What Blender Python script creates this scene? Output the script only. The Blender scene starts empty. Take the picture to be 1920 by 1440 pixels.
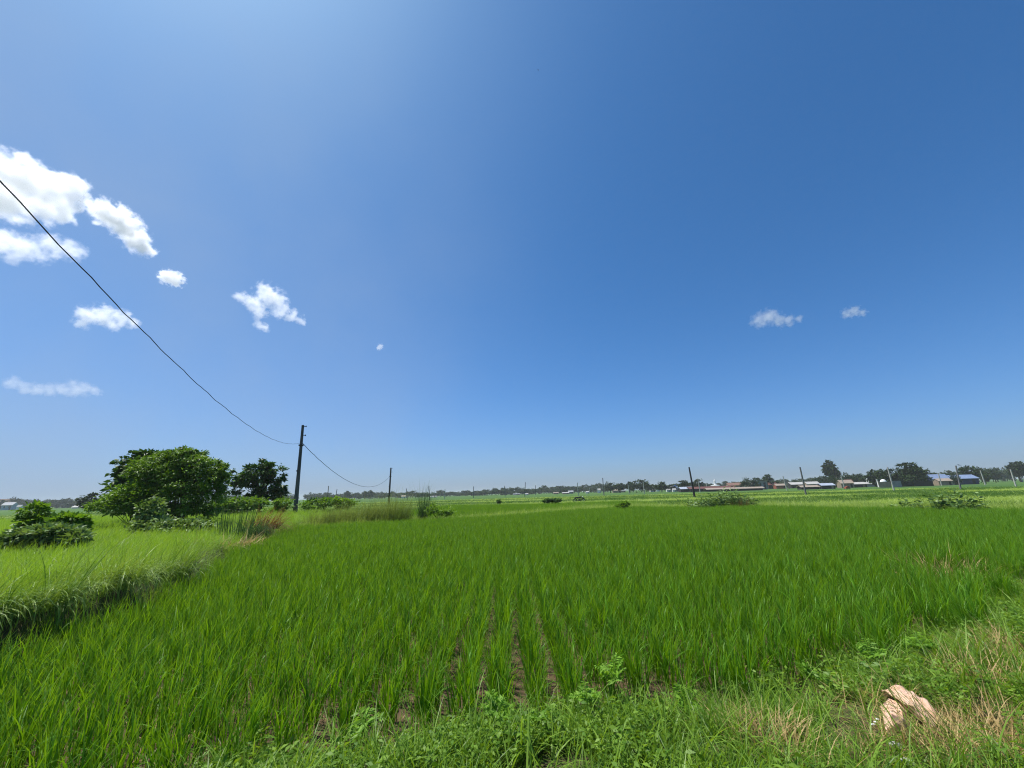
import bpy, math, random
import numpy as np
from mathutils import Vector, Matrix

RNG = np.random.default_rng(7)
random.seed(7)
S = bpy.context.scene
COL = S.collection

# ---------------------------------------------------------------- camera model
FPX = 737.0                      # focal length in pixels of the 1920 px wide photograph
CAM = np.array([0.0, 0.0, 1.7])
PITCH, ROLL = math.radians(15.53), math.radians(1.66)
FW = np.array([0, math.cos(PITCH), math.sin(PITCH)])
UP0 = np.array([0, -math.sin(PITCH), math.cos(PITCH)])
RT0 = np.array([1.0, 0, 0])
RT = RT0 * math.cos(ROLL) - UP0 * math.sin(ROLL)
UP = UP0 * math.cos(ROLL) + RT0 * math.sin(ROLL)


def ray(px, py):
    return FW * FPX + RT * (px - 960) + UP * (720 - py)


def on_plane(px, py, z=0.0):
    d = ray(px, py)
    return CAM + d * ((z - CAM[2]) / d[2])


def at_depth(px, py, Y):
    d = ray(px, py)
    return CAM + d * (Y / d[1])


def ground_y(px, py, cap=600.0):
    d = ray(px, py)
    if d[2] > -1e-4:
        return cap
    return min(cap, float(d[1] * (-CAM[2] / d[2])))


# ---------------------------------------------------------------- tagging
def tag(o, label=None, cat=None, group=None, kind=None):
    if label: o['label'] = label
    if cat: o['category'] = cat
    if group: o['group'] = group
    if kind: o['kind'] = kind
    return o


def empty(name, loc, label, cat, group=None):
    o = bpy.data.objects.new(name, None)
    o.empty_display_size = 0.2
    o.location = [float(v) for v in loc]
    COL.objects.link(o)
    return tag(o, label, cat, group)


def link(name, me, parent=None, loc=None, col=None):
    o = bpy.data.objects.new(name, me)
    (col or COL).objects.link(o)
    if parent: o.parent = parent
    if loc is not None: o.location = [float(v) for v in loc]
    return o


# ---------------------------------------------------------------- mesh building
def mesh_np(name, verts, quads, mats, tone=None, hgt=None, smooth=True, mi=None):
    verts = np.asarray(verts, np.float32); quads = np.asarray(quads, np.int32)
    me = bpy.data.meshes.new(name)
    k = quads.shape[1]
    me.vertices.add(len(verts)); me.vertices.foreach_set('co', verts.ravel())
    me.loops.add(quads.size); me.loops.foreach_set('vertex_index', quads.ravel())
    me.polygons.add(len(quads))
    me.polygons.foreach_set('loop_start', np.arange(0, quads.size, k, dtype=np.int32))
    if smooth:
        me.polygons.foreach_set('use_smooth', np.ones(len(quads), bool))
    for nm, v in (('tone', tone), ('hgt', hgt)):
        if v is not None:
            a = me.attributes.new(nm, 'FLOAT', 'POINT')
            a.data.foreach_set('value', np.asarray(v, np.float32).ravel())
    for m in (mats if isinstance(mats, (list, tuple)) else [mats]):
        me.materials.append(m)
    if mi is not None:
        me.polygons.foreach_set('material_index', np.asarray(mi, np.int32))
    me.update(calc_edges=True)
    return me


class MB:
    """collects plain solids into one mesh"""
    def __init__(self): self.v, self.f = [], []

    def add(self, vs, fs):
        n = len(self.v)
        self.v += [tuple(float(c) for c in p) for p in vs]
        self.f += [tuple(i + n for i in q) for q in fs]

    def box(self, c, s, rot=0.0, top=1.0):
        cx, cy, cz = c; sx, sy, sz = [q / 2 for q in s]
        ca, sa = math.cos(rot), math.sin(rot)
        vs = []
        for z, k in ((-sz, 1.0), (sz, top)):
            for x, y in ((-sx, -sy), (sx, -sy), (sx, sy), (-sx, sy)):
                x, y = x * k, y * k
                vs.append((cx + x * ca - y * sa, cy + x * sa + y * ca, cz + z))
        self.add(vs, [(0, 3, 2, 1), (4, 5, 6, 7), (0, 1, 5, 4), (1, 2, 6, 5), (2, 3, 7, 6), (3, 0, 4, 7)])

    def tube(self, pts, radii, n=8, cap=True):
        pts = [Vector(p) for p in pts]
        rings = []
        for i, p in enumerate(pts):
            d = (pts[min(i + 1, len(pts) - 1)] - pts[max(i - 1, 0)])
            d = d.normalized() if d.length > 1e-9 else Vector((0, 0, 1))
            a = d.orthogonal() if i == 0 else (last - d * last.dot(d))
            a = a.normalized(); last = a
            b = d.cross(a)
            r = radii[i] if hasattr(radii, '__len__') else radii
            rings.append([p + (a * math.cos(2 * math.pi * k / n) + b * math.sin(2 * math.pi * k / n)) * r for k in range(n)])
        vs = [v for r_ in rings for v in r_]
        fs = [(i * n + k, i * n + (k + 1) % n, (i + 1) * n + (k + 1) % n, (i + 1) * n + k)
              for i in range(len(pts) - 1) for k in range(n)]
        if cap:
            fs += [tuple(range(n))[::-1], tuple(range((len(pts) - 1) * n, len(pts) * n))]
        self.add(vs, fs)

    def build(self, name, mat, parent=None, loc=None, bevel=0.0, smooth=False):
        me = bpy.data.meshes.new(name)
        me.from_pydata(self.v, [], self.f)
        me.materials.append(mat)
        if smooth:
            for p in me.polygons: p.use_smooth = True
        me.update()
        o = link(name, me, parent, loc)
        if bevel:
            m = o.modifiers.new('bevel', 'BEVEL'); m.width = bevel; m.segments = 2; m.limit_method = 'ANGLE'
        return o


def ribbons(base, height, width, ang, lean, curve, segs=4, twist=None, prof=1.6, w0=0.55):
    """grass blades: base (N,3), all other (N,)"""
    base = np.asarray(base, float); N = len(base)
    one = np.ones(N)
    height, width, ang, lean, curve = [np.asarray(q, float) * one for q in (height, width, ang, lean, curve)]
    tw = ang + math.pi / 2 + (RNG.normal(0, .5, N) if twist is None else twist)
    ts = np.linspace(0, 1, segs + 1)
    P = np.zeros((N, segs + 1, 3)); P[:, 0] = base
    for i in range(segs):
        th = lean + curve * ((ts[i] + ts[i + 1]) / 2)
        st = (height / segs)[:, None]
        P[:, i + 1] = P[:, i] + st * np.stack([np.sin(th) * np.cos(ang), np.sin(th) * np.sin(ang), np.cos(th)], 1)
    w = width[:, None] * np.minimum(w0 + ts * 1.6, 1.0)[None] * (1 - ts ** prof * .96)[None] / 2
    side = np.stack([np.cos(tw), np.sin(tw), np.zeros(N)], 1)
    L = P - side[:, None] * w[..., None]; R = P + side[:, None] * w[..., None]
    V = np.stack([L, R], 2).reshape(N, (segs + 1) * 2, 3)
    q = np.array([[2 * i, 2 * i + 1, 2 * i + 3, 2 * i + 2] for i in range(segs)])
    Q = (q[None] + (np.arange(N) * (segs + 1) * 2)[:, None, None]).reshape(-1, 4)
    hg = np.repeat(np.broadcast_to(ts, (N, segs + 1)), 2, axis=1)
    return V.reshape(-1, 3), Q, hg.ravel(), (segs + 1) * 2


def leaves(pos, out, size, aspect=.45, fold=.25, droop=.25, jitter=.6):
    """leaf cards with a fold: pos (N,3), out = preferred growth direction (N,3)"""
    N = len(pos)
    d = np.asarray(out, float) + RNG.normal(0, jitter, (N, 3)); d[:, 2] -= droop
    d /= np.linalg.norm(d, axis=1)[:, None] + 1e-9
    up = np.array([0, 0, 1.0]) + RNG.normal(0, .55, (N, 3))
    s = np.cross(d, up); s /= np.linalg.norm(s, axis=1)[:, None] + 1e-9
    n = np.cross(s, d)
    size = np.asarray(size, float) * np.ones(N); L = size[:, None]
    mid = pos + d * L * .45
    a = mid + s * L * aspect / 2 + n * L * fold * aspect
    b = mid - s * L * aspect / 2 + n * L * fold * aspect
    tip = pos + d * L
    V = np.stack([pos, a, tip, b], 1).reshape(-1, 3)
    Q = np.arange(N * 4).reshape(-1, 4)
    return V, Q


# ---------------------------------------------------------------- materials
def nt(name):
    m = bpy.data.materials.new(name); m.use_nodes = True
    t = m.node_tree; t.nodes.clear()
    return m, t, t.nodes, t.links


def leafmat(name, ca, cb, ct=None, trans=.35, rough=.5, spec=.35, tip=None, rnd=.35):
    """leaf colour from ca to cb by the leaf's own 'tone'; optional tip colour along the blade"""
    m, t, N, L = nt(name)
    out = N.new('ShaderNodeOutputMaterial')
    at = N.new('ShaderNodeAttribute'); at.attribute_name = 'tone'
    oi = N.new('ShaderNodeObjectInfo')
    ad = N.new('ShaderNodeMath'); ad.operation = 'MULTIPLY_ADD'
    L.new(oi.outputs['Random'], ad.inputs[0]); ad.inputs[1].default_value = rnd
    sc = N.new('ShaderNodeMath'); sc.operation = 'MULTIPLY'; sc.inputs[1].default_value = 1 - rnd
    L.new(at.outputs['Fac'], sc.inputs[0]); L.new(sc.outputs[0], ad.inputs[2])
    mx = N.new('ShaderNodeMix'); mx.data_type = 'RGBA'
    L.new(ad.outputs[0], mx.inputs['Factor'])
    mx.inputs['A'].default_value = (*ca, 1); mx.inputs['B'].default_value = (*cb, 1)
    col = mx.outputs['Result']
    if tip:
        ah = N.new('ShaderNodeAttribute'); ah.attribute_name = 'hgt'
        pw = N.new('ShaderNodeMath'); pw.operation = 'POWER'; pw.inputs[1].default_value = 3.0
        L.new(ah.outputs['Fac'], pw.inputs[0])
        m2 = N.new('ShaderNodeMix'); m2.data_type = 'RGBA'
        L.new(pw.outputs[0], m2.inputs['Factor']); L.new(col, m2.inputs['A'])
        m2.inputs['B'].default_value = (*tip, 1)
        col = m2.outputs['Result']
    pr = N.new('ShaderNodeBsdfPrincipled')
    L.new(col, pr.inputs['Base Color'])
    pr.inputs['Roughness'].default_value = rough
    pr.inputs['Specular IOR Level'].default_value = spec
    tr = N.new('ShaderNodeBsdfTranslucent')
    hv = N.new('ShaderNodeMix'); hv.data_type = 'RGBA'; hv.blend_type = 'MULTIPLY'
    hv.inputs['Factor'].default_value = 1.0
    L.new(col, hv.inputs['A']); hv.inputs['B'].default_value = (*(ct or (1.7, 1.5, .6)), 1)
    L.new(hv.outputs['Result'], tr.inputs['Color'])
    ms = N.new('ShaderNodeMixShader'); ms.inputs['Fac'].default_value = trans
    L.new(pr.outputs[0], ms.inputs[1]); L.new(tr.outputs[0], ms.inputs[2])
    L.new(ms.outputs[0], out.inputs['Surface'])
    return m


def plain(name, ca, cb=None, scale=3.0, rough=.8, spec=.2, bump=0.0, metal=0.0, detail=5, stretch=None):
    """matte surface with two-tone noise mottling"""
    m, t, N, L = nt(name)
    out = N.new('ShaderNodeOutputMaterial'); pr = N.new('ShaderNodeBsdfPrincipled')
    L.new(pr.outputs[0], out.inputs['Surface'])
    pr.inputs['Roughness'].default_value = rough; pr.inputs['Specular IOR Level'].default_value = spec
    pr.inputs['Metallic'].default_value = metal
    tc = N.new('ShaderNodeTexCoord'); src = tc.outputs['Object']
    if stretch:
        mp = N.new('ShaderNodeMapping'); mp.inputs['Scale'].default_value = stretch
        L.new(src, mp.inputs['Vector']); src = mp.outputs[0]
    no = N.new('ShaderNodeTexNoise'); no.inputs['Scale'].default_value = scale; no.inputs['Detail'].default_value = detail
    L.new(src, no.inputs['Vector'])
    rp = N.new('ShaderNodeMapRange'); rp.inputs['From Min'].default_value = .35; rp.inputs['From Max'].default_value = .65
    L.new(no.outputs['Fac'], rp.inputs['Value'])
    mx = N.new('ShaderNodeMix'); mx.data_type = 'RGBA'
    L.new(rp.outputs[0], mx.inputs['Factor'])
    mx.inputs['A'].default_value = (*ca, 1); mx.inputs['B'].default_value = (*(cb or [c * .7 for c in ca]), 1)
    L.new(mx.outputs['Result'], pr.inputs['Base Color'])
    if bump:
        bp = N.new('ShaderNodeBump'); bp.inputs['Strength'].default_value = bump; bp.inputs['Distance'].default_value = .02
        L.new(no.outputs['Fac'], bp.inputs['Height']); L.new(bp.outputs[0], pr.inputs['Normal'])
    return m


M = {}
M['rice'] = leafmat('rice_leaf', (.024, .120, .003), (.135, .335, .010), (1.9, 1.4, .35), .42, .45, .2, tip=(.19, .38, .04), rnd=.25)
M['grass'] = leafmat('green_grass', (.048, .135, .008), (.22, .37, .035), (1.7, 1.45, .45), .38, .42, .28)
M['pale_grass'] = leafmat('pale_grass', (.20, .32, .05), (.40, .49, .12), (1.4, 1.4, .7), .4, .5, .3)
M['meadow'] = leafmat('meadow_grass', (.030, .092, .008), (.085, .17, .022), (1.6, 1.5, .6), .35, .55, .15)
M['bank'] = leafmat('bank_grass', (.12, .245, .018), (.27, .42, .055), (1.5, 1.4, .6), .4, .48, .3)
M['long'] = leafmat('long_grass', (.085, .19, .018), (.30, .40, .075), (1.4, 1.35, .6), .27, .5, .28)
M['olive'] = leafmat('olive_grass', (.10, .165, .020), (.27, .33, .085), (1.3, 1.2, .8), .35, .6, .2)
M['straw'] = leafmat('dry_straw', (.34, .23, .09), (.62, .48, .22), (1.1, 1.0, .8), .25, .6, .25)
M['brown'] = leafmat('brown_dead_grass', (.15, .075, .025), (.32, .17, .06), (1.1, 1.0, .8), .25, .7, .2)
M['herb'] = leafmat('herb_leaf', (.055, .15, .010), (.23, .38, .045), (1.6, 1.4, .5), .36, .5, .25)
M['fern'] = leafmat('feathery_leaf', (.10, .25, .015), (.25, .44, .045), (1.4, 1.3, .6), .4, .5, .25)
M['tree_bright'] = leafmat('bright_foliage', (.024, .085, .005), (.20, .34, .028), (1.6, 1.5, .5), .26, .5, .25, rnd=0)
M['tree_dark'] = leafmat('dark_foliage', (.018, .060, .009), (.065, .14, .022), (1.5, 1.4, .6), .22, .45, .25, rnd=0)
M['bush'] = leafmat('bush_foliage', (.05, .14, .010), (.17, .31, .03), (1.6, 1.4, .5), .38, .5, .22, rnd=0)
M['glossy'] = leafmat('glossy_broad_leaf', (.028, .085, .014), (.24, .36, .12), (1.5, 1.4, .6), .25, .48, .3, rnd=0)
M['far_tree'] = leafmat('far_foliage', (.016, .036, .012), (.040, .072, .022), (1.4, 1.3, .6), .15, .6, .1, rnd=.4)
M['far_grey'] = leafmat('grey_far_foliage', (.028, .036, .026), (.050, .064, .038), (1.3, 1.2, .7), .15, .6, .1, rnd=.4)
M['reed'] = leafmat('reed_leaf', (.035, .085, .024), (.085, .16, .05), (1.3, 1.3, .7), .3, .55, .2, rnd=0)
M['bark'] = plain('bark', (.10, .075, .05), (.05, .038, .026), 6, .9, .1, .5)
M['pole_grey'] = plain('weathered_concrete', (.19, .185, .175), (.10, .10, .10), 2.2, .85, .2, .3, stretch=(3, 3, .5))
M['pole_pale'] = plain('pale_concrete', (.46, .44, .40), (.32, .31, .29), 2, .85, .2, stretch=(3, 3, .5))
M['pole_dark'] = plain('backlit_dark_pole', (.045, .043, .042), (.025, .025, .026), 2, .8, .2)  # near-black base colour paints in the shade of the backlit poles
M['iron'] = plain('rusty_iron', (.05, .04, .035), (.03, .026, .025), 20, .6, .3)
M['cable'] = plain('cable_sheath', (.012, .018, .026), (.02, .025, .03), 2, .6, .3)
M['sack'] = plain('peach_sack_weave', (.76, .50, .38), (.60, .36, .23), 10, .8, .15, .5)
M['stone'] = plain('pale_stone', (.46, .45, .43), (.32, .31, .29), 9, .9, .2, .5)
M['plastic'] = plain('white_plastic', (.75, .76, .75), (.6, .62, .62), 8, .5, .4)
M['black'] = plain('black_rubber', (.02, .02, .02), (.03, .03, .03), 6, .6, .3)
M['chrome'] = plain('metal', (.6, .6, .6), (.5, .5, .5), 6, .25, .5, metal=.9)
M['feather'] = plain('dark_feathers', (.03, .03, .035), (.05, .05, .055), 8, .8, .1)


# ---------------------------------------------------------------- ground
NEAR_EDGE = [tuple(on_plane(x_, y_, .27)[:2]) for x_, y_ in ((240, 1440), (430, 1388), (620, 1350), (780, 1330), (900, 1308), (1000, 1296), (1130, 1285), (1300, 1275),
                                                            (1400, 1262), (1500, 1238), (1640, 1200), (1780, 1150), (1900, 1085))]
FIELD = np.array([(-3.0, 2.0)] + NEAR_EDGE + [
                  (13, 9.0), (31, 15.5), (22.6, 18.6), (20.5, 21.9),
                  (16.4, 29.3), (8, 33.6), (3.2, 29.8), (-1.2, 26), (-4.3, 24.6), (-11.3, 21.6), (-9.15, 14.3), (-6.25, 8.0),
                  (-5.45, 6.3), (-5.4, 4.4), (-6.2, 1.2), (-4.4, .8)])


def inside(poly, x, y):
    r = np.zeros(np.shape(x), bool)
    n = len(poly)
    for i in range(n):
        x1, y1 = poly[i]; x2, y2 = poly[(i + 1) % n]
        c = (y1 > y) != (y2 > y)
        with np.errstate(divide='ignore', invalid='ignore'):
            r ^= c & (x < (x2 - x1) * (y - y1) / (y2 - y1 + 1e-12) + x1)
    return r


def sdist(poly, x, y):
    """distance to the polygon's outline, positive outside"""
    d = np.full(np.shape(x), 1e9)
    n = len(poly)
    for i in range(n):
        a = poly[i]; b = poly[(i + 1) % n]; e = b - a
        t = np.clip(((x - a[0]) * e[0] + (y - a[1]) * e[1]) / (e @ e), 0, 1)
        d = np.minimum(d, np.hypot(x - a[0] - t * e[0], y - a[1] - t * e[1]))
    return np.where(inside(poly, x, y), -d, d)


def vnoise(x, y, s, seed=0):
    r = np.random.default_rng(seed); o = np.zeros(np.shape(x))
    for k in range(7):
        a = r.uniform(0, 6.28); fq = s * r.uniform(.6, 2.2)
        o = o + np.sin((x * math.cos(a) + y * math.sin(a)) * fq + r.uniform(0, 6.28))
    return o / 7


def sstep(a, b, v):
    t = np.clip((v - a) / (b - a), 0, 1); return t * t * (3 - 2 * t)


def bankness(x, y):
    edge = np.interp(y, [-5, 2, 4.4, 6.3, 8, 14.3, 21.6, 24, 40, 90], [-6.6, -6.0, -5.4, -5.45, -6.25, -9.15, -11.3, -12, -14, -30])
    return sstep(-.1, .5, edge - x)


def hz(x, y):
    x = np.asarray(x, float); y = np.asarray(y, float)
    s = sdist(FIELD, x, y)
    b = bankness(x, y)
    near = sstep(0, .5, s) * (1 - sstep(9, 14, y)) * (1 - b)
    far = np.exp(-((s - .9) / .6) ** 2) * sstep(10, 15, y) * (1 - b)
    h = b * (.46 + .10 * (1 - sstep(7, 11, y)) + .07 * vnoise(x, y, .5, 3)) * (1 - sstep(34, 70, y)) + near * .15 + far * .12
    h = h + .022 * vnoise(x, y, 5.0, 4) * (1 - sstep(30, 60, np.hypot(x, y)))
    return h


def grid_axis(fine0, fine1, step, far):
    a = list(np.arange(fine0, fine1 + 1e-6, step))
    s = step
    while a[-1] < far: s *= 1.25; a.append(a[-1] + s)
    s = step; lo = [a[0]]
    while lo[-1] > -far: s *= 1.25; lo.append(lo[-1] - s)
    return np.array(lo[::-1][:-1] + a)


gx = grid_axis(-30, 32, .2, 3000); gy = grid_axis(1.0, 38, .2, 3000)
GX, GY = np.meshgrid(gx, gy)
GZ = hz(GX, GY)
nx, ny = len(gx), len(gy)
idx = np.arange(nx * ny).reshape(ny, nx)
Q = np.stack([idx[:-1, :-1], idx[:-1, 1:], idx[1:, 1:], idx[1:, :-1]], -1).reshape(-1, 4)
SD = sdist(FIELD, GX, GY)
soil = (1 - sstep(-.05, .15, SD)).ravel()         # bare paddy mud inside the field, grass-grown earth outside


def ground_mat():
    m, t, N, L = nt('earth_and_turf')
    out = N.new('ShaderNodeOutputMaterial'); pr = N.new('ShaderNodeBsdfPrincipled')
    L.new(pr.outputs[0], out.inputs['Surface'])
    pr.inputs['Roughness'].default_value = .92; pr.inputs['Specular IOR Level'].default_value = .15
    tc = N.new('ShaderNodeTexCoord')

    def noise(scale, detail=6, st=None):
        n = N.new('ShaderNodeTexNoise'); n.inputs['Scale'].default_value = scale; n.inputs['Detail'].default_value = detail
        src = tc.outputs['Object']
        if st:
            mp = N.new('ShaderNodeMapping'); mp.inputs['Scale'].default_value = st
            L.new(src, mp.inputs['Vector']); src = mp.outputs[0]
        L.new(src, n.inputs['Vector'])
        r = N.new('ShaderNodeMapRange'); r.inputs['From Min'].default_value = .38; r.inputs['From Max'].default_value = .62
        L.new(n.outputs['Fac'], r.inputs['Value']); return r.outputs[0], n

    def mix(f, a, b):
        x = N.new('ShaderNodeMix'); x.data_type = 'RGBA'
        if f is not None: L.new(f, x.inputs['Factor'])
        for s_, v in (('A', a), ('B', b)):
            if isinstance(v, tuple): x.inputs[s_].default_value = (*v, 1)
            else: L.new(v, x.inputs[s_])
        return x.outputs['Result']
    f1, n1 = noise(9); f2, _ = noise(1.3); f3, _ = noise(.012, 4, (1, 5, 1)); f4, _ = noise(.09, 5, (1, 3, 1))
    mud = mix(f1, (.115, .075, .042), (.052, .038, .023))
    earth = mix(f1, (.075, .058, .030), (.055, .075, .018))
    field = mix(f3, (.040, .098, .012), (.080, .145, .026))
    field = mix(f4, field, (.055, .12, .018))
    a = N.new('ShaderNodeAttribute'); a.attribute_name = 'tone'
    b = N.new('ShaderNodeAttribute'); b.attribute_name = 'hgt'
    c = mix(a.outputs['Fac'], earth, mud)
    c = mix(b.outputs['Fac'], c, field)
    L.new(c, pr.inputs['Base Color'])
    bp = N.new('ShaderNodeBump'); bp.inputs['Strength'].default_value = .8; bp.inputs['Distance'].default_value = .03
    L.new(n1.outputs['Fac'], bp.inputs['Height']); L.new(bp.outputs[0], pr.inputs['Normal'])
    return m


farz = sstep(25, 45, np.hypot(GX, GY)).ravel()
me = mesh_np('ground', np.stack([GX.ravel(), GY.ravel(), GZ.ravel()], 1), Q, ground_mat(), soil, farz)
tag(link('ground', me), kind='structure')

# ---------------------------------------------------------------- scattering (geometry nodes, only for uncountable cover)
PROTO = {}


def proto_collection(name, meshes):
    c = bpy.data.collections.new(name)
    for i, me in enumerate(meshes):
        o = bpy.data.objects.new('%s_%02d' % (name, i), me); c.objects.link(o)
    PROTO[name] = (c, len(meshes))


def scatter(name, cname, pts, label, cat, rotz=None, scale=None, tilt=None, group=None):
    """one stuff object: clumps of a collection instanced on points"""
    c, n = PROTO[cname]
    N_ = len(pts)
    me = bpy.data.meshes.new(name)
    me.vertices.add(N_); me.vertices.foreach_set('co', np.asarray(pts, np.float32).ravel())
    rot = np.zeros((N_, 3), np.float32)
    rot[:, 2] = RNG.uniform(0, 6.283, N_) if rotz is None else rotz
    if tilt is not None: rot[:, :2] = tilt
    sc = np.ones(N_) if scale is None else scale
    sc = np.asarray(sc, np.float32)
    if sc.ndim == 1: sc = np.repeat(sc[:, None], 3, 1)
    a = me.attributes.new('rot', 'FLOAT_VECTOR', 'POINT'); a.data.foreach_set('vector', rot.ravel())
    a = me.attributes.new('scl', 'FLOAT_VECTOR', 'POINT'); a.data.foreach_set('vector', np.ascontiguousarray(sc, np.float32).ravel())
    a = me.attributes.new('pick', 'INT', 'POINT'); a.data.foreach_set('value', RNG.integers(0, n, N_).astype(np.int32))
    o = link(name, me)
    tag(o, label, cat, group, 'stuff')
    g = bpy.data.node_groups.new(name + '_spread', 'GeometryNodeTree')
    g.interface.new_socket('Geometry', in_out='INPUT', socket_type='NodeSocketGeometry')
    g.interface.new_socket('Geometry', in_out='OUTPUT', socket_type='NodeSocketGeometry')
    gi = g.nodes.new('NodeGroupInput'); go = g.nodes.new('NodeGroupOutput')
    ci = g.nodes.new('GeometryNodeCollectionInfo'); ci.inputs['Collection'].default_value = c
    ci.inputs['Separate Children'].default_value = True; ci.inputs['Reset Children'].default_value = True
    ip = g.nodes.new('GeometryNodeInstanceOnPoints'); ip.inputs['Pick Instance'].default_value = True

    def named(nm, tp):
        q = g.nodes.new('GeometryNodeInputNamedAttribute'); q.data_type = tp; q.inputs['Name'].default_value = nm
        return [s for s in q.outputs if s.enabled and s.name == 'Attribute'][0]
    g.links.new(gi.outputs[0], ip.inputs['Points']); g.links.new(ci.outputs[0], ip.inputs['Instance'])
    g.links.new(named('pick', 'INT'), ip.inputs['Instance Index'])
    e = g.nodes.new('FunctionNodeEulerToRotation'); g.links.new(named('rot', 'FLOAT_VECTOR'), e.inputs[0])
    g.links.new(e.outputs[0], ip.inputs['Rotation'])
    g.links.new(named('scl', 'FLOAT_VECTOR'), ip.inputs['Scale'])
    g.links.new(ip.outputs[0], go.inputs[0])
    md = o.modifiers.new('spread', 'NODES'); md.node_group = g
    return o


def clump_mesh(name, mat, n, h, hv, w, spread, lean, curve, segs=4, wind=None, prof=1.6, windk=.7):
    base = np.zeros((n, 3)); r = np.sqrt(RNG.uniform(0, 1, n)) * spread; a = RNG.uniform(0, 6.283, n)
    base[:, 0] = r * np.cos(a); base[:, 1] = r * np.sin(a); base[:, 2] = -.02
    ang = a + RNG.normal(0, .8, n)
    if wind is not None: ang = np.where(RNG.uniform(0, 1, n) < windk, wind + RNG.normal(0, .5, n), ang)
    ht = h * (1 + RNG.normal(0, hv, n)).clip(.35, 1.7)
    v, q, hg, k = ribbons(base, ht, w * RNG.uniform(.6, 1.3, n), ang, np.abs(RNG.normal(lean, lean * .6, n)),
                          np.abs(RNG.normal(curve, curve * .6, n)), segs, prof=prof)
    return mesh_np(name, v, q, mat, np.repeat(RNG.uniform(0, 1, n), k), hg)


def jitter_grid(x0, x1, y0, y1, step, jit=.5, ang=0.0, sy=None):
    sy = sy or step
    X, Y = np.meshgrid(np.arange(x0, x1, step), np.arange(y0, y1, sy))
    X = X.ravel() + RNG.uniform(-jit, jit, X.size) * step; Y = Y.ravel() + RNG.uniform(-jit, jit, Y.size) * sy
    return X, Y


def in_view(x, y, margin=1.0, k=1.42):
    return (np.abs(x) < k * y + 1.2 + margin) & (y > .8)


def frustum_mask(x, y, z=0.2, m=90):
    q = np.stack([x, y, np.broadcast_to(z, np.shape(x))], -1) - CAM
    d = q @ FW
    X = 960 + FPX * (q @ RT) / np.maximum(d, .1); Y = 720 - FPX * (q @ UP) / np.maximum(d, .1)
    return (d > .3) & (X > -m * 2) & (X < 1920 + m * 2) & (Y < 1440 + m * 3)


# rice
def rice_hill(i):
    nc, nl = 14, 36
    r = np.sqrt(RNG.uniform(0, 1, nc)) * .068; an = RNG.uniform(0, 6.283, nc)
    base = np.stack([r * np.cos(an), r * np.sin(an), np.full(nc, -.02)], 1)
    hc = .46 * (1 + RNG.normal(0, .14, nc)).clip(.6, 1.35); lean = np.abs(RNG.normal(.05, .05, nc)); da = an + RNG.normal(0, .6, nc)
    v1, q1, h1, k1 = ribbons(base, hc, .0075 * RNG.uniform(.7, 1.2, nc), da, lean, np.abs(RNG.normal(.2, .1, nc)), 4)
    w = RNG.integers(0, nc, nl); t = RNG.uniform(.12, .62, nl)
    lb = base[w] + (hc[w] * t)[:, None] * np.stack([np.sin(lean[w]) * np.cos(da[w]), np.sin(lean[w]) * np.sin(da[w]), np.cos(lean[w])], 1)
    la = np.where(RNG.uniform(0, 1, nl) < .5, da[w] + RNG.normal(0, .8, nl), RNG.uniform(0, 6.283, nl))
    v2, q2, h2, k2 = ribbons(lb, RNG.uniform(.17, .33, nl), .0105 * RNG.uniform(.6, 1.25, nl), la, np.abs(RNG.normal(.16, .10, nl)), np.abs(RNG.normal(.45, .35, nl)), 4, w0=.7)
    nb = 3                                           # a few bent or broken blades
    v3, q3, h3, k3 = ribbons(lb[:nb], RNG.uniform(.2, .3, nb), .010, la[:nb], .5, 1.6, 5)
    V = np.concatenate([v1, v2, v3]); Q_ = np.concatenate([q1, q2 + len(v1), q3 + len(v1) + len(v2)])
    tone = np.concatenate([np.repeat(RNG.uniform(0, .7, nc), k1), np.repeat(RNG.uniform(0, 1, nl), k2), np.repeat(RNG.uniform(.5, 1, nb), k3)])
    return mesh_np('rice_hill', V, Q_, M['rice'], tone, np.concatenate([h1, h2, h3]))


proto_collection('rice_hill', [rice_hill(i) for i in range(10)])
rows = .285
X, Y = np.meshgrid(np.arange(-118, 120), np.arange(0, 240))
X = X.ravel() * rows + .20; Y = Y.ravel() * .15 + 1.0
X = X - .02 * Y + RNG.normal(0, 1, X.size) * (.018 + .085 * sstep(5.5, 9, Y)); Y = Y + RNG.normal(0, .03, Y.size)
k = (sdist(FIELD, X, Y) < -.06 + .08 * vnoise(X, Y, 4, 9) + (.05 + .75 * vnoise(X, Y, 3, 19)) * sstep(2.2, 4.5, X) * (Y < 12)) & frustum_mask(X, Y)
bare = np.hypot((X - on_plane(1765, 1068, .2)[0]) / .8, (Y - on_plane(1765, 1068, .2)[1]) / .6) < 1
k &= ~bare
X, Y = X[k], Y[k]
s = (1 + .10 * vnoise(X, Y, .8, 5) + RNG.normal(0, .07, X.size)).clip(.6, 1.3)
# thinner stand with visible soil in the first metres in the middle of the field
thin = np.exp(-((X + .1) / 1.5) ** 2) * (1 - sstep(3.8, 6.5, Y))
scl = np.stack([s * (1.14 - .16 * thin), s * (1.02 - .1 * thin), s * (1 - .08 * thin)], 1)
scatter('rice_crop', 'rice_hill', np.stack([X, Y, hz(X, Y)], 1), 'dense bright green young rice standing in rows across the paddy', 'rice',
        scale=scl, rotz=RNG.normal(0, .35, X.size) + np.where(RNG.uniform(0, 1, X.size) < .5, math.pi, 0))

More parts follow.
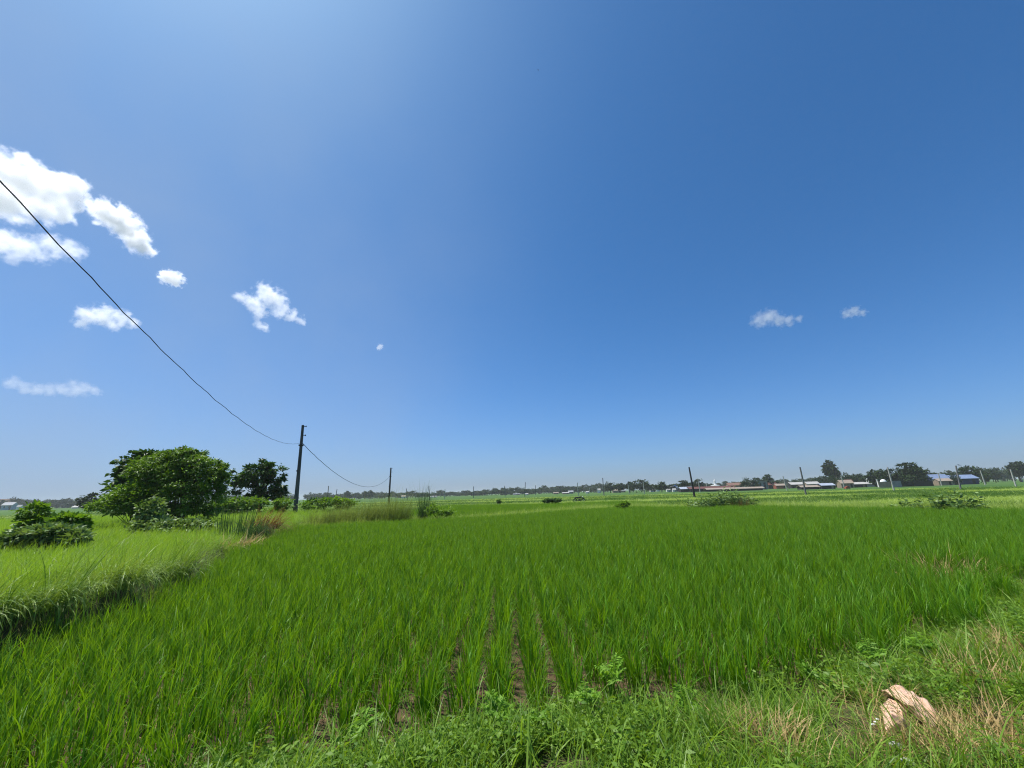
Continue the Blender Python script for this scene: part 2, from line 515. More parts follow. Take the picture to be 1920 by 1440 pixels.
# near bund: short grass, herbs, long curved blades
proto_collection('short_grass', [clump_mesh('short_grass', M['grass'], 15, .19, .45, .0075, .055, .4, 1.1, 5) for i in range(7)])
proto_collection('long_blade', [clump_mesh('long_blade', M['bank'], 6, .29, .4, .0115, .05, .35, 1.7, 6) for i in range(6)])


def herb_mesh(i):
    Vs, Qs, T, off = [], [], [], 0
    for s_ in range(5):
        a = RNG.uniform(0, 6.28); L_ = RNG.uniform(.07, .17); n = 9
        t = np.linspace(.25, 1, n)
        ln = RNG.uniform(.2, .9)
        p = np.stack([np.cos(a) * ln * L_ * t, np.sin(a) * ln * L_ * t, L_ * t * .9], 1)
        side = a + math.pi / 2 + np.where(np.arange(n) % 2, 0, math.pi)
        o_ = np.stack([np.cos(side), np.sin(side), np.full(n, .25)], 1)
        v, q = leaves(p, o_, RNG.uniform(.018, .046, n), .42, .3, .1, .35)
        Vs.append(v); Qs.append(q + off); T.append(np.repeat(RNG.uniform(0, 1, n), 4)); off += len(v)
        b = np.zeros((1, 3)); v, q, h_, k_ = ribbons(b, L_ * 1.25, .004, a, math.atan(ln), 0., 2)
        Vs.append(v); Qs.append(q + off); T.append(np.full(len(v), .4)); off += len(v)
    return mesh_np('herb', np.concatenate(Vs), np.concatenate(Qs), M['herb'], np.concatenate(T))


proto_collection('herb', [herb_mesh(i) for i in range(7)])
bag_c = on_plane(1708, 1342, .18)
dry_spots = [(1455, 1405, .20, .16), (1850, 1290, .36, .22), (1905, 1228, .36, .3), (1780, 1420, .42, .2), (1890, 1400, .36, .26), (1705, 1350, .30, .24), (1610, 1435, .2, .1), (1765, 1068, .8, .6)]
DRY = [(on_plane(a, b, .12)[:2], c, d) for a, b, c, d in dry_spots]


def dryness(x, y):
    v = np.zeros(np.shape(x))
    for c, rx, ry in DRY: v = np.maximum(v, np.exp(-((x - c[0]) / rx) ** 2 - ((y - c[1]) / ry) ** 2))
    return v


X, Y = jitter_grid(-5, 16, 1.6, 12, .052)
sd = sdist(FIELD, X, Y)
k = (sd > -.10 + .10 * vnoise(X, Y, 5, 2)) & (bankness(X, Y) < .4) & frustum_mask(X, Y) & (RNG.uniform(0, 1, X.size) > dryness(X, Y) * 1.25)
k &= np.hypot((X - bag_c[0]) / .26, (Y - bag_c[1]) / .2) > 1
k &= vnoise(X, Y, 6, 21) > -.24
X, Y = X[k], Y[k]
scatter('bund_grass', 'short_grass', np.stack([X, Y, hz(X, Y)], 1), 'short green grass covering the near earth bund', 'grass',
        scale=RNG.uniform(.55, 1.35, X.size) * (1 + .25 * vnoise(X, Y, 2, 8)))
X, Y = jitter_grid(-5, 16, 1.6, 12, .075)
k = (sdist(FIELD, X, Y) > -.25 + .2 * vnoise(X, Y, 5, 2)) & (bankness(X, Y) < .4) & frustum_mask(X, Y) & (vnoise(X, Y, 2.6, 11) > -.04) & (vnoise(X, Y, 6, 21) > -.30) & (RNG.uniform(0, 1, X.size) > dryness(X, Y))
k &= np.hypot((X - bag_c[0]) / .3, (Y - bag_c[1]) / .24) > 1
X, Y = X[k], Y[k]
scatter('bund_herbs', 'herb', np.stack([X, Y, hz(X, Y)], 1), 'low leafy weeds creeping among the grass at the rice edge', 'weeds', scale=RNG.uniform(.6, 1.4, X.size))
X, Y = jitter_grid(-5, 16, 1.6, 12, .13)
k = (sdist(FIELD, X, Y) > -.2) & (bankness(X, Y) < .4) & frustum_mask(X, Y) & (RNG.uniform(0, 1, X.size) < .92 - dryness(X, Y))
k &= np.hypot((X - bag_c[0]) / .3, (Y - bag_c[1]) / .3) > 1
X, Y = X[k], Y[k]
scatter('bund_long_blades', 'long_blade', np.stack([X, Y, hz(X, Y)], 1), 'pale arching grass blades rising from the near bund', 'grass', scale=RNG.uniform(.6, 1.3, X.size))

# stray weeds and stubble between the front rice rows
proto_collection('stubble', [clump_mesh('stubble', M['straw'], 9, .13, .5, .006, .09, .9, .5, 3) for i in range(5)])
X, Y = jitter_grid(-4, 6, 3, 8.5, .14)
k = (sdist(FIELD, X, Y) < .1) & frustum_mask(X, Y) & (RNG.uniform(0, 1, X.size) < .8)
X, Y = X[k], Y[k]
scatter('rice_stubble', 'stubble', np.stack([X, Y, hz(X, Y)], 1), 'pale dry stubble lying on the mud between rice rows', 'stubble', scale=RNG.uniform(.5, 1.2, X.size))
proto_collection('straw_clump', [clump_mesh('straw_clump', M['straw'], 12, .17, .5, .006, .07, 1.0, .6, 4) for i in range(5)])
X, Y = jitter_grid(-5, 16, 1.6, 12, .06)
k = (sdist(FIELD, X, Y) > 0) & (bankness(X, Y) < .4) & frustum_mask(X, Y) & (RNG.uniform(0, 1, X.size) < dryness(X, Y) * .8 + .035)
k &= np.hypot((X - bag_c[0]) / .22, (Y - bag_c[1]) / .18) > 1
X, Y = X[k], Y[k]
scatter('bund_straw', 'straw_clump', np.stack([X, Y, hz(X, Y)], 1), 'dry straw and dead stalks mixed through the near bund grass', 'straw', scale=RNG.uniform(.6, 1.3, X.size))
# left bank cover
proto_collection('bank_tuft', [clump_mesh('bank_tuft', M['bank'], 22, .20, .4, .008, .10, .4, .9, 4, wind=0.0, windk=.5) for i in range(6)])
proto_collection('bank_long', [clump_mesh('bank_long', M['long'], 20, .55, .35, .010, .11, .45, 1.35, 6, wind=-.1, windk=.85) for i in range(6)])
X, Y = jitter_grid(-48, -4.5, 1.5, 36, .14)
k = (bankness(X, Y) > .25) & frustum_mask(X, Y)
k &= ~((sdist(FIELD, X, Y) < .62 + .25 * vnoise(X, Y, 2.2, 90)) & (Y < 12) & (RNG.uniform(0, 1, X.size) < .5))
near = np.hypot(X, Y) < 19
k &= near | (RNG.uniform(0, 1, X.size) < .5)
X, Y = X[k], Y[k]
far_ = sstep(12, 30, np.hypot(X, Y))
scatter('bank_grass', 'bank_tuft', np.stack([X, Y, hz(X, Y)], 1), 'bright lush grass spread over the raised bank at left', 'grass',
        scale=RNG.uniform(.7, 1.5, X.size) * (1 + .5 * far_) * (1 + .3 * vnoise(X, Y, .9, 13)), rotz=RNG.normal(0, .5, X.size))
proto_collection('bank_rough', [clump_mesh('bank_rough', M['long'] if i % 2 else M['bank'], 18, .42, .4, .011, .12, .35, 1.1, 5, wind=-.1, windk=.7) for i in range(6)])
X, Y = jitter_grid(-40, -5, 2, 34, .38)
k = (bankness(X, Y) > .6) & frustum_mask(X, Y) & (RNG.uniform(0, 1, X.size) < .16 + .7 * vnoise(X, Y, .7, 33))
X, Y = X[k], Y[k]
scatter('bank_rough_grass', 'bank_rough', np.stack([X, Y, hz(X, Y)], 1), 'rough uneven wild grass standing in patches on the left bank', 'grass',
        scale=RNG.uniform(.7, 1.5, X.size), rotz=RNG.normal(0, .4, X.size))
X, Y = jitter_grid(-16, -4.6, 2, 24, .20)
edge_d = -sdist(FIELD, X, Y)
sd = -edge_d
dens = np.exp(-((sd - .35) / .45) ** 2) * (.25 + .95 * vnoise(X, Y, 1.7, 31))
k = (bankness(X, Y) > .08) & frustum_mask(X, Y) & (RNG.uniform(0, 1, X.size) < dens) & (sd > 0)
X, Y = X[k], Y[k]
scatter('bank_edge_grass', 'bank_long', np.stack([X, Y, hz(X, Y)], 1), 'long windblown grass drooping over the edge of the left bank', 'grass',
        scale=RNG.uniform(.35, 1.0, X.size), rotz=RNG.normal(0, .8, X.size))

# beyond the field: pale bund strip, second paddy, strips of meadow
proto_collection('pale_clump', [clump_mesh('pale_clump', M['pale_grass'], 34, .42, .35, .014, .28, .3, .9, 3, wind=0.2, windk=.5) for i in range(5)])
proto_collection('meadow_clump', [clump_mesh('meadow_clump', M['meadow'], 34, .30, .35, .022, .40, .35, .7, 3, wind=0.2, windk=.4) for i in range(5)])
proto_collection('far_rice', [clump_mesh('far_rice', M['rice'], 46, .50, .15, .018, .30, .12, .3, 3) for i in range(5)])
X, Y = jitter_grid(-14, 40, 15, 46, .26)
sd = sdist(FIELD, X, Y)
w = 1.7 + 2.4 * sstep(4, 12, X)
k = (sd > .05) & (sd < w * 1.5 + .5 * vnoise(X, Y, .5, 40)) & (Y > 14) & frustum_mask(X, Y) & (bankness(X, Y) < .5) & (RNG.uniform(0, 1, X.size) < .85)
X, Y = X[k], Y[k]
scatter('far_bund_grass', 'pale_clump', np.stack([X, Y, hz(X, Y)], 1), 'pale yellowish grass on the bund behind the rice field', 'grass',
        scale=np.stack([RNG.uniform(.8, 1.3, X.size)] * 2 + [RNG.uniform(.7, 1.5, X.size) * (1 + .5 * vnoise(X, Y, .7, 41))], 1))
PADDY2 = np.array([(-11, 30), (-3, 28.5), (3, 33), (8.4, 37), (14, 40), (13, 50), (3, 48.5), (-9, 54)])
X, Y = jitter_grid(-14, 18, 26, 56, .36)
k = inside(PADDY2, X, Y) & (sdist(FIELD, X, Y) > 2.0)
X, Y = X[k], Y[k]
scatter('far_rice_plot', 'far_rice', np.stack([X, Y, hz(X, Y)], 1), 'darker green rice plot beyond the pale bund in the middle distance', 'rice', scale=RNG.uniform(.85, 1.15, X.size))
X, Y = jitter_grid(-150, 190, 16, 130, .75)
d = np.hypot(X, Y)
s_ = sdist(FIELD, X, Y)
k = (s_ > 1.6) & ~inside(PADDY2, X, Y) & frustum_mask(X, Y) & ~((bankness(X, Y) > .4) & (Y < 34)) & (d < 130)
k &= (RNG.uniform(0, 1, X.size) < .95 - .004 * d)
X, Y, d = X[k], Y[k], d[k]
band = np.sin(Y * .23 + .8 * vnoise(X, Y, .05, 60)) + .9 * vnoise(X, Y, .08, 61)
kp = (band > .62) | (RNG.uniform(0, 1, X.size) < .12)
sc = np.stack([1 + d / 45] * 2 + [RNG.uniform(.6, 1.2, X.size)], 1)
scatter('meadow_grass', 'meadow_clump', np.stack([X, Y, hz(X, Y)], 1)[~kp], 'mid green grass of the flat fields towards the village', 'grass', scale=sc[~kp])
scatter('meadow_pale_strips', 'pale_clump', np.stack([X, Y, hz(X, Y)], 1)[kp], 'thin pale grass strips dividing the distant plots', 'grass', scale=(sc * [1.2, 1.2, .8])[kp])

# ---------------------------------------------------------------- woody plants
def crown_arrays(blobs, leaf, aspect=.45, droop=.25, clump=.32, per=38, shell=.55, flat=.6):
    """blobs: (x,y,z,rx,ry,rz,number of leaves). Leaves gather in many small clumps through each blob"""
    Vs, Qs, T, off = [], [], [], 0
    for (x, y, z, rx, ry, rz, n) in blobs:
        nc = max(3, int(n / per))
        u = RNG.normal(0, 1, (nc, 3)); u /= np.linalg.norm(u, axis=1)[:, None]
        r = shell + (1 - shell) * RNG.uniform(0, 1, nc) ** .7
        r *= 1 + RNG.normal(0, .10, nc)
        cc = u * r[:, None]
        cs = RNG.uniform(.6, 1.4, nc) * clump
        which = RNG.integers(0, nc, n)
        off3 = RNG.normal(0, .5, (n, 3)) * cs[which][:, None] * [1, 1, flat]
        p = (cc[which] + off3) * [rx, ry, rz] + [x, y, z]
        o_ = u[which] * [1, 1, .5] + off3 * 1.2
        tone = (RNG.uniform(0, 1, nc)[which] * .55 + RNG.uniform(0, 1, n) * .45)
        v, q = leaves(p, o_, leaf * RNG.uniform(.6, 1.35, n), aspect, .25, droop)
        Vs.append(v); Qs.append(q + off); T.append(np.repeat(tone, 4)); off += len(v)
    return np.concatenate(Vs), np.concatenate(Qs), np.concatenate(T)


def trunk_mb(h, r, limbs, lean=(0, 0)):
    mb = MB()
    n = 5
    mb.tube([(lean[0] * i / n + RNG.normal(0, .02 * h * .3), lean[1] * i / n, h * i / n - (.1 if i == 0 else 0)) for i in range(n + 1)], [r * (1.25 - .6 * i / n) for i in range(n + 1)], 8)
    for (x, y, z) in limbs:
        s = RNG.uniform(.4, .95)
        a = Vector((lean[0] * s, lean[1] * s, h * s)); b = Vector((x, y, z))
        m_ = a.lerp(b, .5) + Vector((0, 0, .08 * h))
        mb.tube([a, m_, b], [r * .55, r * .38, r * .15], 6)
    return mb


def tree(name, label, loc, blobs, mat, leaf, trunk_h, trunk_r, cat='tree', group=None, stem='trunk', crown='crown', limbs=6, dens=1.0, **kw):
    blobs = [(*q[:6], int(q[6] * dens)) for q in blobs]
    e = empty(name, loc, label, cat, group)
    V, Q_, T = crown_arrays(blobs, leaf, **kw)
    link(crown, mesh_np(crown, V, Q_, mat, T, smooth=False), e)
    lm = []
    for i in range(limbs):
        b = blobs[i % len(blobs)]
        u = RNG.normal(0, 1, 3); u /= np.linalg.norm(u)
        lm.append((b[0] + u[0] * b[3] * .6, b[1] + u[1] * b[4] * .6, b[2] + u[2] * b[5] * .4))
    trunk_mb(trunk_h, trunk_r, lm).build(stem, M['bark'], e, smooth=True)
    return e


def gp(px, py, Y):
    """ground point under a pixel column at distance Y"""
    q = at_depth(px, py, Y); return np.array([q[0], q[1], float(hz(q[0], q[1]))])


def pxm(px, py, Y):
    """metres per pixel at that place"""
    q = at_depth(px, py, Y) - CAM; return float(q @ FW) / FPX


def blob_px(base, Y, lst):
    """crown lobes given by photo centre and half sizes, turned into metres round the base point"""
    o = []
    for (px, py, rx, rz, n, dy) in lst:
        q = at_depth(px, py, Y + dy); s = pxm(px, py, Y + dy)
        o.append((q[0] - base[0], q[1] - base[1], q[2] - base[2], rx * s, (rx + rz) / 2 * s, rz * s, n))
    return o


# the leafy trees beside the left bank
Y0 = 21.0; b0 = gp(335, 985, Y0)
tree('leafy_tree', 'large bright green drooping tree, the biggest on the left bank', b0,
     blob_px(b0, Y0, [(325, 876, 56, 30, 2600, .3), (282, 884, 34, 28, 1300, .2), (372, 893, 40, 36, 1900, 0), (345, 925, 55, 42, 1700, .2), (352, 847, 18, 9, 420, .1), (318, 851, 20, 8, 420, .4), (392, 872, 18, 12, 420, 0), (412, 888, 12, 16, 320, 0), (300, 858, 18, 9, 360, .2), (418, 915, 9, 14, 160, 0), (345, 990, 52, 18, 1300, .3), (300, 965, 40, 22, 900, .3),
                      (315, 940, 52, 36, 1300, .3), (385, 930, 26, 42, 900, -.2), (345, 858, 36, 17, 1200, .2), (330, 962, 55, 26, 900, .4), (400, 905, 20, 26, 600, 0)]),
     M['tree_bright'], .155, 2.0, .13, aspect=.40, droop=.6, clump=.25, per=50, dens=2.2, shell=.55)
Y1 = 24.5; b1 = gp(262, 960, Y1)
tree('dark_tree', 'dark broad leaved tree showing behind the left side of the bright tree', b1,
     blob_px(b1, Y1, [(258, 874, 30, 22, 1200, 0), (282, 864, 38, 18, 1100, 0), (246, 895, 20, 16, 600, 0), (285, 895, 45, 38, 1500, 0), (262, 920, 40, 30, 900, 0)]),
     M['tree_dark'], .27, 2.2, .14, aspect=.62, droop=.3, clump=.26, per=30, dens=1.25)
Y2 = 36.0; b2 = gp(488, 955, Y2)
tree('spreading_tree', 'dark spreading tree with sky gaps, left of the leaning power pole', b2,
     blob_px(b2, Y2, [(490, 885, 34, 19, 1100, 0), (462, 892, 25, 22, 800, 0), (515, 892, 19, 15, 420, 0), (478, 912, 44, 22, 1200, 0), (515, 915, 20, 20, 420, 0),
                      (492, 871, 14, 7, 260, 0), (500, 930, 36, 14, 700, 0), (525, 900, 10, 6, 100, 0)]),
     M['tree_dark'], .33, 2.4, .14, aspect=.5, droop=.25, clump=.24, per=40, dens=.95, shell=.5)


def fronds(name, label, cat, loc, n, L, leaflet, nl, mat, ang0=.3, ang1=1.1, bend=1.0, aspect=.22, stem=.01, group=None, up=0.0):
    """a plant of arching fronds with leaflets in two rows"""
    e = empty(name, loc, label, cat, group)
    Vs, Qs, T, off = [], [], [], 0
    st = MB()
    if up: st.tube([(0, 0, -.02), (0.005, 0, up * .5), (0, 0, up)], stem * 1.3, 5)
    for i in range(n):
        a = 6.283 * (i + RNG.uniform(-.3, .3)) / n; th0 = RNG.uniform(ang0, ang1); ln = L * RNG.uniform(.7, 1.2)
        ts = np.linspace(0, 1, nl + 1); th = th0 + bend * ts
        dx = np.cumsum(np.sin(th)) * ln / nl; dz = np.cumsum(np.cos(th)) * ln / nl
        p = np.stack([np.cos(a) * dx, np.sin(a) * dx, dz + up], 1)
        st.tube([(0, 0, up)] + [tuple(q) for q in p[::max(1, nl // 4)]], stem, 4, cap=False)
        sd_ = np.array([-math.sin(a), math.cos(a), 0]); fwd = np.array([math.cos(a), math.sin(a), .1])
        pr = np.sin(np.clip(ts * .85 + .15, 0, 1) * math.pi) ** .6
        for sg in (1, -1):
            o_ = np.stack([sd_ * sg + fwd * .55] * len(p))
            v, q = leaves(p, o_, leaflet * pr * RNG.uniform(.8, 1.2, len(p)) + .004, aspect, .2, .12, .12)
            Vs.append(v); Qs.append(q + off); T.append(np.repeat(RNG.uniform(0, 1, len(p)), 4)); off += len(v)
    link('leaves', mesh_np('leaves', np.concatenate(Vs), np.concatenate(Qs), mat, np.concatenate(T), smooth=False), e)
    st.build('stems', M['bark'] if stem > .012 else mat, e)
    return e


fronds('cane_palm', 'low dark palm like plant with arching fronds beside the spreading tree', 'palm', gp(440, 945, 34.5), 13, 2.6, .85, 16, M['tree_dark'], .2, 1.0, .9, .16, .03)

shrubs = [
    ('pale_shrub', 'shrub with pale glinting leaves in front of the biggest left tree', 17.5, 300, 1000, [(290, 985, 40, 17, 620, 0), (330, 990, 42, 15, 620, -.2), (285, 955, 22, 20, 320, .2), (375, 990, 28, 13, 320, .1), (262, 1000, 26, 11, 260, 0), (305, 1003, 50, 8, 380, -.3)], 'glossy', .17, .62),
    ('light_bush', 'light green rounded bush left of the biggest left tree', 20.5, 245, 965, [(250, 926, 36, 19, 1100, 0), (218, 940, 28, 15, 800, 0), (272, 938, 32, 23, 900, 0), (232, 950, 46, 16, 700, 0), (190, 950, 20, 10, 250, 0)], 'bush', .15, .42),
    ('bramble_shrub', 'sprawling leafy shrub with a dark hollow underneath at the far left', 11.6, 70, 1035, [(30, 1012, 36, 16, 520, 0), (75, 1000, 36, 12, 460, .2), (115, 1000, 34, 14, 480, .3), (140, 1010, 20, 16, 300, .2), (10, 1025, 28, 14, 350, -.1), (60, 1022, 50, 10, 320, .6), (60, 1006, 50, 8, 420, .2)], 'glossy', .16, .5),
    ('weedy_shrub', 'yellowish upright shrub rising behind the sprawling left shrub', 13.5, 62, 1010, [(62, 962, 18, 14, 260, 0), (68, 980, 26, 12, 320, 0), (58, 995, 24, 10, 240, 0)], 'bush', .17, .4),
    ('bank_shrub', 'small green shrub with large leaves between sprawling shrub and tree', 13.0, 130, 1010, [(128, 978, 26, 11, 260, 0), (120, 992, 36, 12, 320, 0), (145, 986, 16, 10, 140, 0)], 'bush', .19, .55),
    ('vine_bush', 'low leafy creeper bush below the spreading dark tree', 33.0, 450, 960, [(440, 943, 36, 9, 420, 0), (478, 943, 22, 9, 300, 0), (415, 948, 22, 9, 260, 0)], 'bush', .24, .5),
    ('pole_foot_shrub', 'small leafy shrub at the left foot of the leaning power pole', 31.5, 530, 962, [(530, 943, 16, 10, 200, 0), (522, 953, 20, 6, 160, 0)], 'bush', .22, .5),
    ('creeper_bush', 'bright green creeper bush right of the leaning power pole', 32.0, 608, 958, [(590, 945, 24, 8, 320, 0), (618, 941, 24, 8, 320, 0), (645, 944, 22, 8, 280, 0)], 'bush', .22, .5),
    ('grey_shrub', 'low grey green shrub at the foot of the tall reed clump', 24.6, 822, 972, [(812, 956, 14, 9, 180, 0), (832, 959, 14, 7, 160, 0), (848, 962, 10, 5, 80, 0)], 'bush', .16, .35),
    ('stone_bush', 'dark round bush at the back edge of the middle distance rice', 47.5, 1030, 942, [(1032, 938.5, 7, 2.0, 120, 0), (1026, 939.5, 5, 1.5, 60, 0)], 'reed', .3, .5),
    ('hump_bush', 'grey green hump of bush left of the motorcycle', 47.0, 1047, 942, [(1046, 939, 5, 2.2, 80, 0)], 'reed', .3, .5),
    ('corner_bush', 'dark green bush at the far edge of the near rice field', 31.5, 1172, 953, [(1172, 946, 8, 4, 120, 0), (1166, 949, 9, 3, 90, 0)], 'bush', .22, .45),
    ('dark_plot_bush', 'small dark bush alone in the plot left of the middle', 60.0, 938, 942, [(937, 941.5, 3, 1.8, 50, 0)], 'reed', .4, .5),
]
for nm, lb, Yd, bx, by, lob, mt, lf, asp in shrubs:
    bb = gp(bx, by, Yd)
    tree(nm, lb, bb, blob_px(bb, Yd, lob), M[mt], lf, .35, .025, cat='shrub' if 'weed' not in nm or nm == 'weedy_shrub' else 'weed', stem='stem', crown='foliage',
         limbs=7, aspect=asp, droop=.15, clump=.36, per=16, shell=.3, dens=2.0 if 'weed' not in nm or nm == 'weedy_shrub' else 1.0)


def leafy_stalks(name, label, loc, stalks, h, leaf, mat, rx, ry, cat='plant', aspect=.4, group=None):
    """upright stems each set with large drooping leaves"""
    e = empty(name, loc, label, cat, group)
    Vs, Qs, T, off = [], [], [], 0
    st = MB()
    for i in range(stalks):
        x, y = RNG.uniform(-rx, rx), RNG.uniform(-ry, ry); hh = h * RNG.uniform(.6, 1.15) * (1 - .35 * (x / rx) ** 2)
        lx, ly = RNG.normal(.05, .12, 2)
        n = 11; t = np.linspace(.25, 1, n)
        p = np.stack([x + lx * t, y + ly * t, hh * t], 1)
        a = np.arange(n) * 2.4 + RNG.uniform(0, 6)
        o_ = np.stack([np.cos(a), np.sin(a), np.full(n, .45)], 1)
        v, q = leaves(p, o_, leaf * (1.15 - .5 * t) * RNG.uniform(.8, 1.2, n), aspect, .2, .2, .25)
        Vs.append(v); Qs.append(q + off); T.append(np.repeat(RNG.uniform(0, 1, n), 4)); off += len(v)
        st.tube([(x, y, -.05), (x + lx * .5, y + ly * .5, hh * .5), (x + lx, y + ly, hh)], [.012, .009, .005], 5)
    link('leaves', mesh_np('leaves', np.concatenate(Vs), np.concatenate(Qs), mat, np.concatenate(T), smooth=False), e)
    st.build('stems', M['bush'], e)
    return e


Yl = 29.5
for i, (px, w, n, h, lb) in enumerate([(1345, 30, 46, 1.25, 'broad leaved weeds with glinting leaves, left of the brown bush'),
                                       (1367, 20, 34, 1.55, 'tallest broad leaved weeds with glinting leaves, touching the brown bush'),
                                       (1312, 18, 26, 1.05, 'low broad leaved weeds at the foot of the dark leaning pole'),
                                       (1404, 12, 14, 1.2, 'few broad leaved weeds right of the brown bush')]):
    q = gp(px, 940, Yl + (i % 2) * .5); s = pxm(px, 940, Yl)
    leafy_stalks('broad_leaf_weeds', lb, q, n, h, .42, M['glossy'], w * s, .8, 'weeds', .32, 'broad leaved weeds behind the rice field')
Yl = 20.0
q = gp(1790, 938, Yl); s = pxm(1790, 930, Yl)
leafy_stalks('large_leafy_weed', 'large dark leafy weeds on the right behind the pale grass', q, 34, 1.05, .36, M['glossy'], 27 * s, .7, 'weeds', .45)
for px_, w_, n_, h_, Yw_, lb_ in [(1728, 8, 6, .85, 20.5, 'dark leafy weed left of the slanting leafy weed'), (1692, 14, 7, .7, 22.5, 'sparse low weeds furthest left of the leafy weeds on the right'),
                                   (1838, 4, 3, 1.15, 19.5, 'single tall dark weed right of the large leafy weeds')]:
    q = gp(px_, 936, Yw_); leafy_stalks('leafy_weed', lb_, q, n_, h_, .28, M['glossy'], w_ * pxm(px_, 930, Yw_), .3, 'weeds', .45)
q = gp(1752, 938, Yl)
leafy_stalks('slanting_weed', 'slanting leafy weed just left of the large leafy weeds', q, 5, 1.15, .3, M['glossy'], 6 * s, .3, 'weeds', .45)


# ---------------------------------------------------------------- single tufts of grass
def tuft(name, label, cat, loc, n, h, w, spread, lean, curve, mat, wind=None, k=.8, segs=6, hv=.25, group=None, prof=1.6, stretch=1.0):
    me = clump_mesh(name, mat, n, h, hv, w, spread, lean, curve, segs, wind, prof, k)
    o = link(name, me, None, loc); o.scale = (stretch, 1, 1)
    return tag(o, label, cat, group)


tufts = [
    ('grass_tuft', 'big windblown grass tuft with dark base on the bank edge, nearest to the pole', 285, 1062, .3, 420, .70, .013, .36, .2, 1.7, 'long'),
    ('grass_tuft', 'long flattened grass tuft spilling over the bank edge into the rice', 205, 1105, .3, 420, .66, .013, .40, .3, 1.9, 'long'),
    ('grass_tuft', 'sprawling grass tuft with a black hollow below, at the lower left', 105, 1135, .3, 420, .6, .013, .40, .35, 1.9, 'long'),
    ('grass_tuft', 'yellowish matted grass tuft at the left margin above the rice', 20, 1125, .35, 400, .6, .013, .44, .4, 1.8, 'long'),
    ('grass_tuft', 'small pale grass tuft on the bank behind the windblown tufts', 140, 1085, .35, 200, .6, .010, .35, .4, 1.1, 'bank'),
]
for (nm, lb, px, py, z, n, h, w, sp, ln, cv, mt), (qx, qy) in zip(tufts, [(-6.35, 7.7), (-5.95, 6.3), (-5.85, 5.2), (-5.95, 4.45), (-7.4, 6.6)]):
    q = np.array([qx, qy, float(hz(qx, qy))])
    tuft(nm, lb, 'grass tuft', q, n, h, w, sp, ln, cv, M[mt], wind=-.05, k=.8, group='grass tufts along the left bank')
q = np.array([-10.55, 17.3, float(hz(-10.55, 17.3))])
tuft('dead_grass_tuft', 'rusty brown dead grass tuft at the bank edge below the power pole', 'grass tuft', q + [0, 0, .12], 420, .95, .022, .6, .6, 1.3, M['brown'], wind=.1, k=.6)
q = np.array([-10.0, 15.6, float(hz(-10.0, 15.6))])
tuft('dark_grass_tuft', 'dark green overhanging tuft left of the rusty brown tuft', 'grass tuft', q + [0, 0, .05], 360, .8, .02, .5, .5, 1.5, M['reed'], wind=.1, k=.6)
q = on_plane(435, 1020, .3); q[2] = float(hz(q[0], q[1]))
tuft('reed_clump', 'thin bluish reed stems standing upright on the bank', 'reeds', q, 90, 1.25, .022, .55, .08, .25, M['reed'], k=0, hv=.2)
q = on_plane(420, 1030, .3); q[2] = float(hz(q[0], q[1]))
tuft('cut_grass_patch', 'dry trampled grass along the bank edge below the reed stems', 'grass', q, 320, .35, .014, .8, 1.1, .5, M['straw'], k=0, stretch=1.5)
Yk = 23.6
for px, h, n, wd, lb in [(600, .95, 420, .8, 'olive tall grass clump nearest the power pole'), (640, 1.1, 460, .8, 'olive tall grass clump with dark hollow below it'),
                         (680, 1.15, 480, .8, 'tall grass clump with a yellow green front'), (712, 1.25, 480, .8, 'tall dark based grass clump left of the second pole'),
                         (745, 1.25, 480, .75, 'feathery grass clump hiding the foot of the second pole')]:
    q = gp(px, 970, Yk + RNG.uniform(-.3, .3) + (px - 600) * .006)
    tuft('tall_grass_clump', lb, 'grass clump', q, int(n * 1.2), h * 1.22, .018, wd, .14, .65, M['olive'], wind=.15, k=.65, group='tall olive grass behind the rice field')
q = gp(668, 974, 22.9)
tuft('yellow_grass_tuft', 'bright yellow green tuft in front of the olive tall grass', 'grass tuft', q, 200, .6, .016, .5, .25, .8, M['pale_grass'], wind=.1, k=.5)
q = gp(792, 966, 25.4)
tuft('tall_reed_clump', 'tall feathery dark reed clump standing alone behind the rice', 'reeds', q, 200, 1.75, .022, .30, .09, .35, M['reed'], wind=.2, k=.5, hv=.3)
q = gp(1386, 943, 28.6)
e = empty('brown_bush', q, 'bush of brown stems with green tips among the broad leaved weeds', 'bush')
link('stems', clump_mesh('stems', M['brown'], 190, .85, .25, .022, .45, .35, .15, 4), e)
link('tips', clump_mesh('tips', M['reed'], 170, 1.25, .2, .016, .35, .25, .3, 4), e)

for i, (px, py, s_, lb) in enumerate([(1170, 1262, .15, 'feathery leaved weed at the rice edge with the widest pale fronds'), (1270, 1288, .13, 'feathery weed right of the widest pale weed by the rice'),
                                      (1095, 1298, .12, 'small feathery weed left of the widest pale weed'), (925, 1305, .13, 'feathery weed in front of the bare soil rows'),
                                      (705, 1322, .15, 'pale bluish feathery weed at the left end of the bund'), (1480, 1238, .11, 'tiny feathery weed against the rice stems on the right'),
                                      (1722, 1192, .17, 'bright yellow green feathery weed nearest the right edge'), (1645, 1212, .13, 'feathery weed beside the yellow green one on the right'),
                                      (1020, 1330, .11, 'low feathery weed in the middle of the bund grass')]):
    q = on_plane(px, py, .30); q[2] = float(hz(q[0], q[1]))
    fe = fronds('feathery_weed', lb, 'weed', q, int(RNG.integers(6, 12)), s_ * RNG.uniform(.7, 1.05), .062 * s_ / .14, 9, M['fern'], RNG.uniform(.15, .6), RNG.uniform(.9, 1.3), RNG.uniform(.5, .9), .3, .003, 'feathery weeds along the rice edge', up=max(.05, RNG.uniform(.19, .27) - q[2]))
    fe.rotation_euler = (RNG.normal(0, .18), RNG.normal(0, .18), RNG.uniform(0, 6))

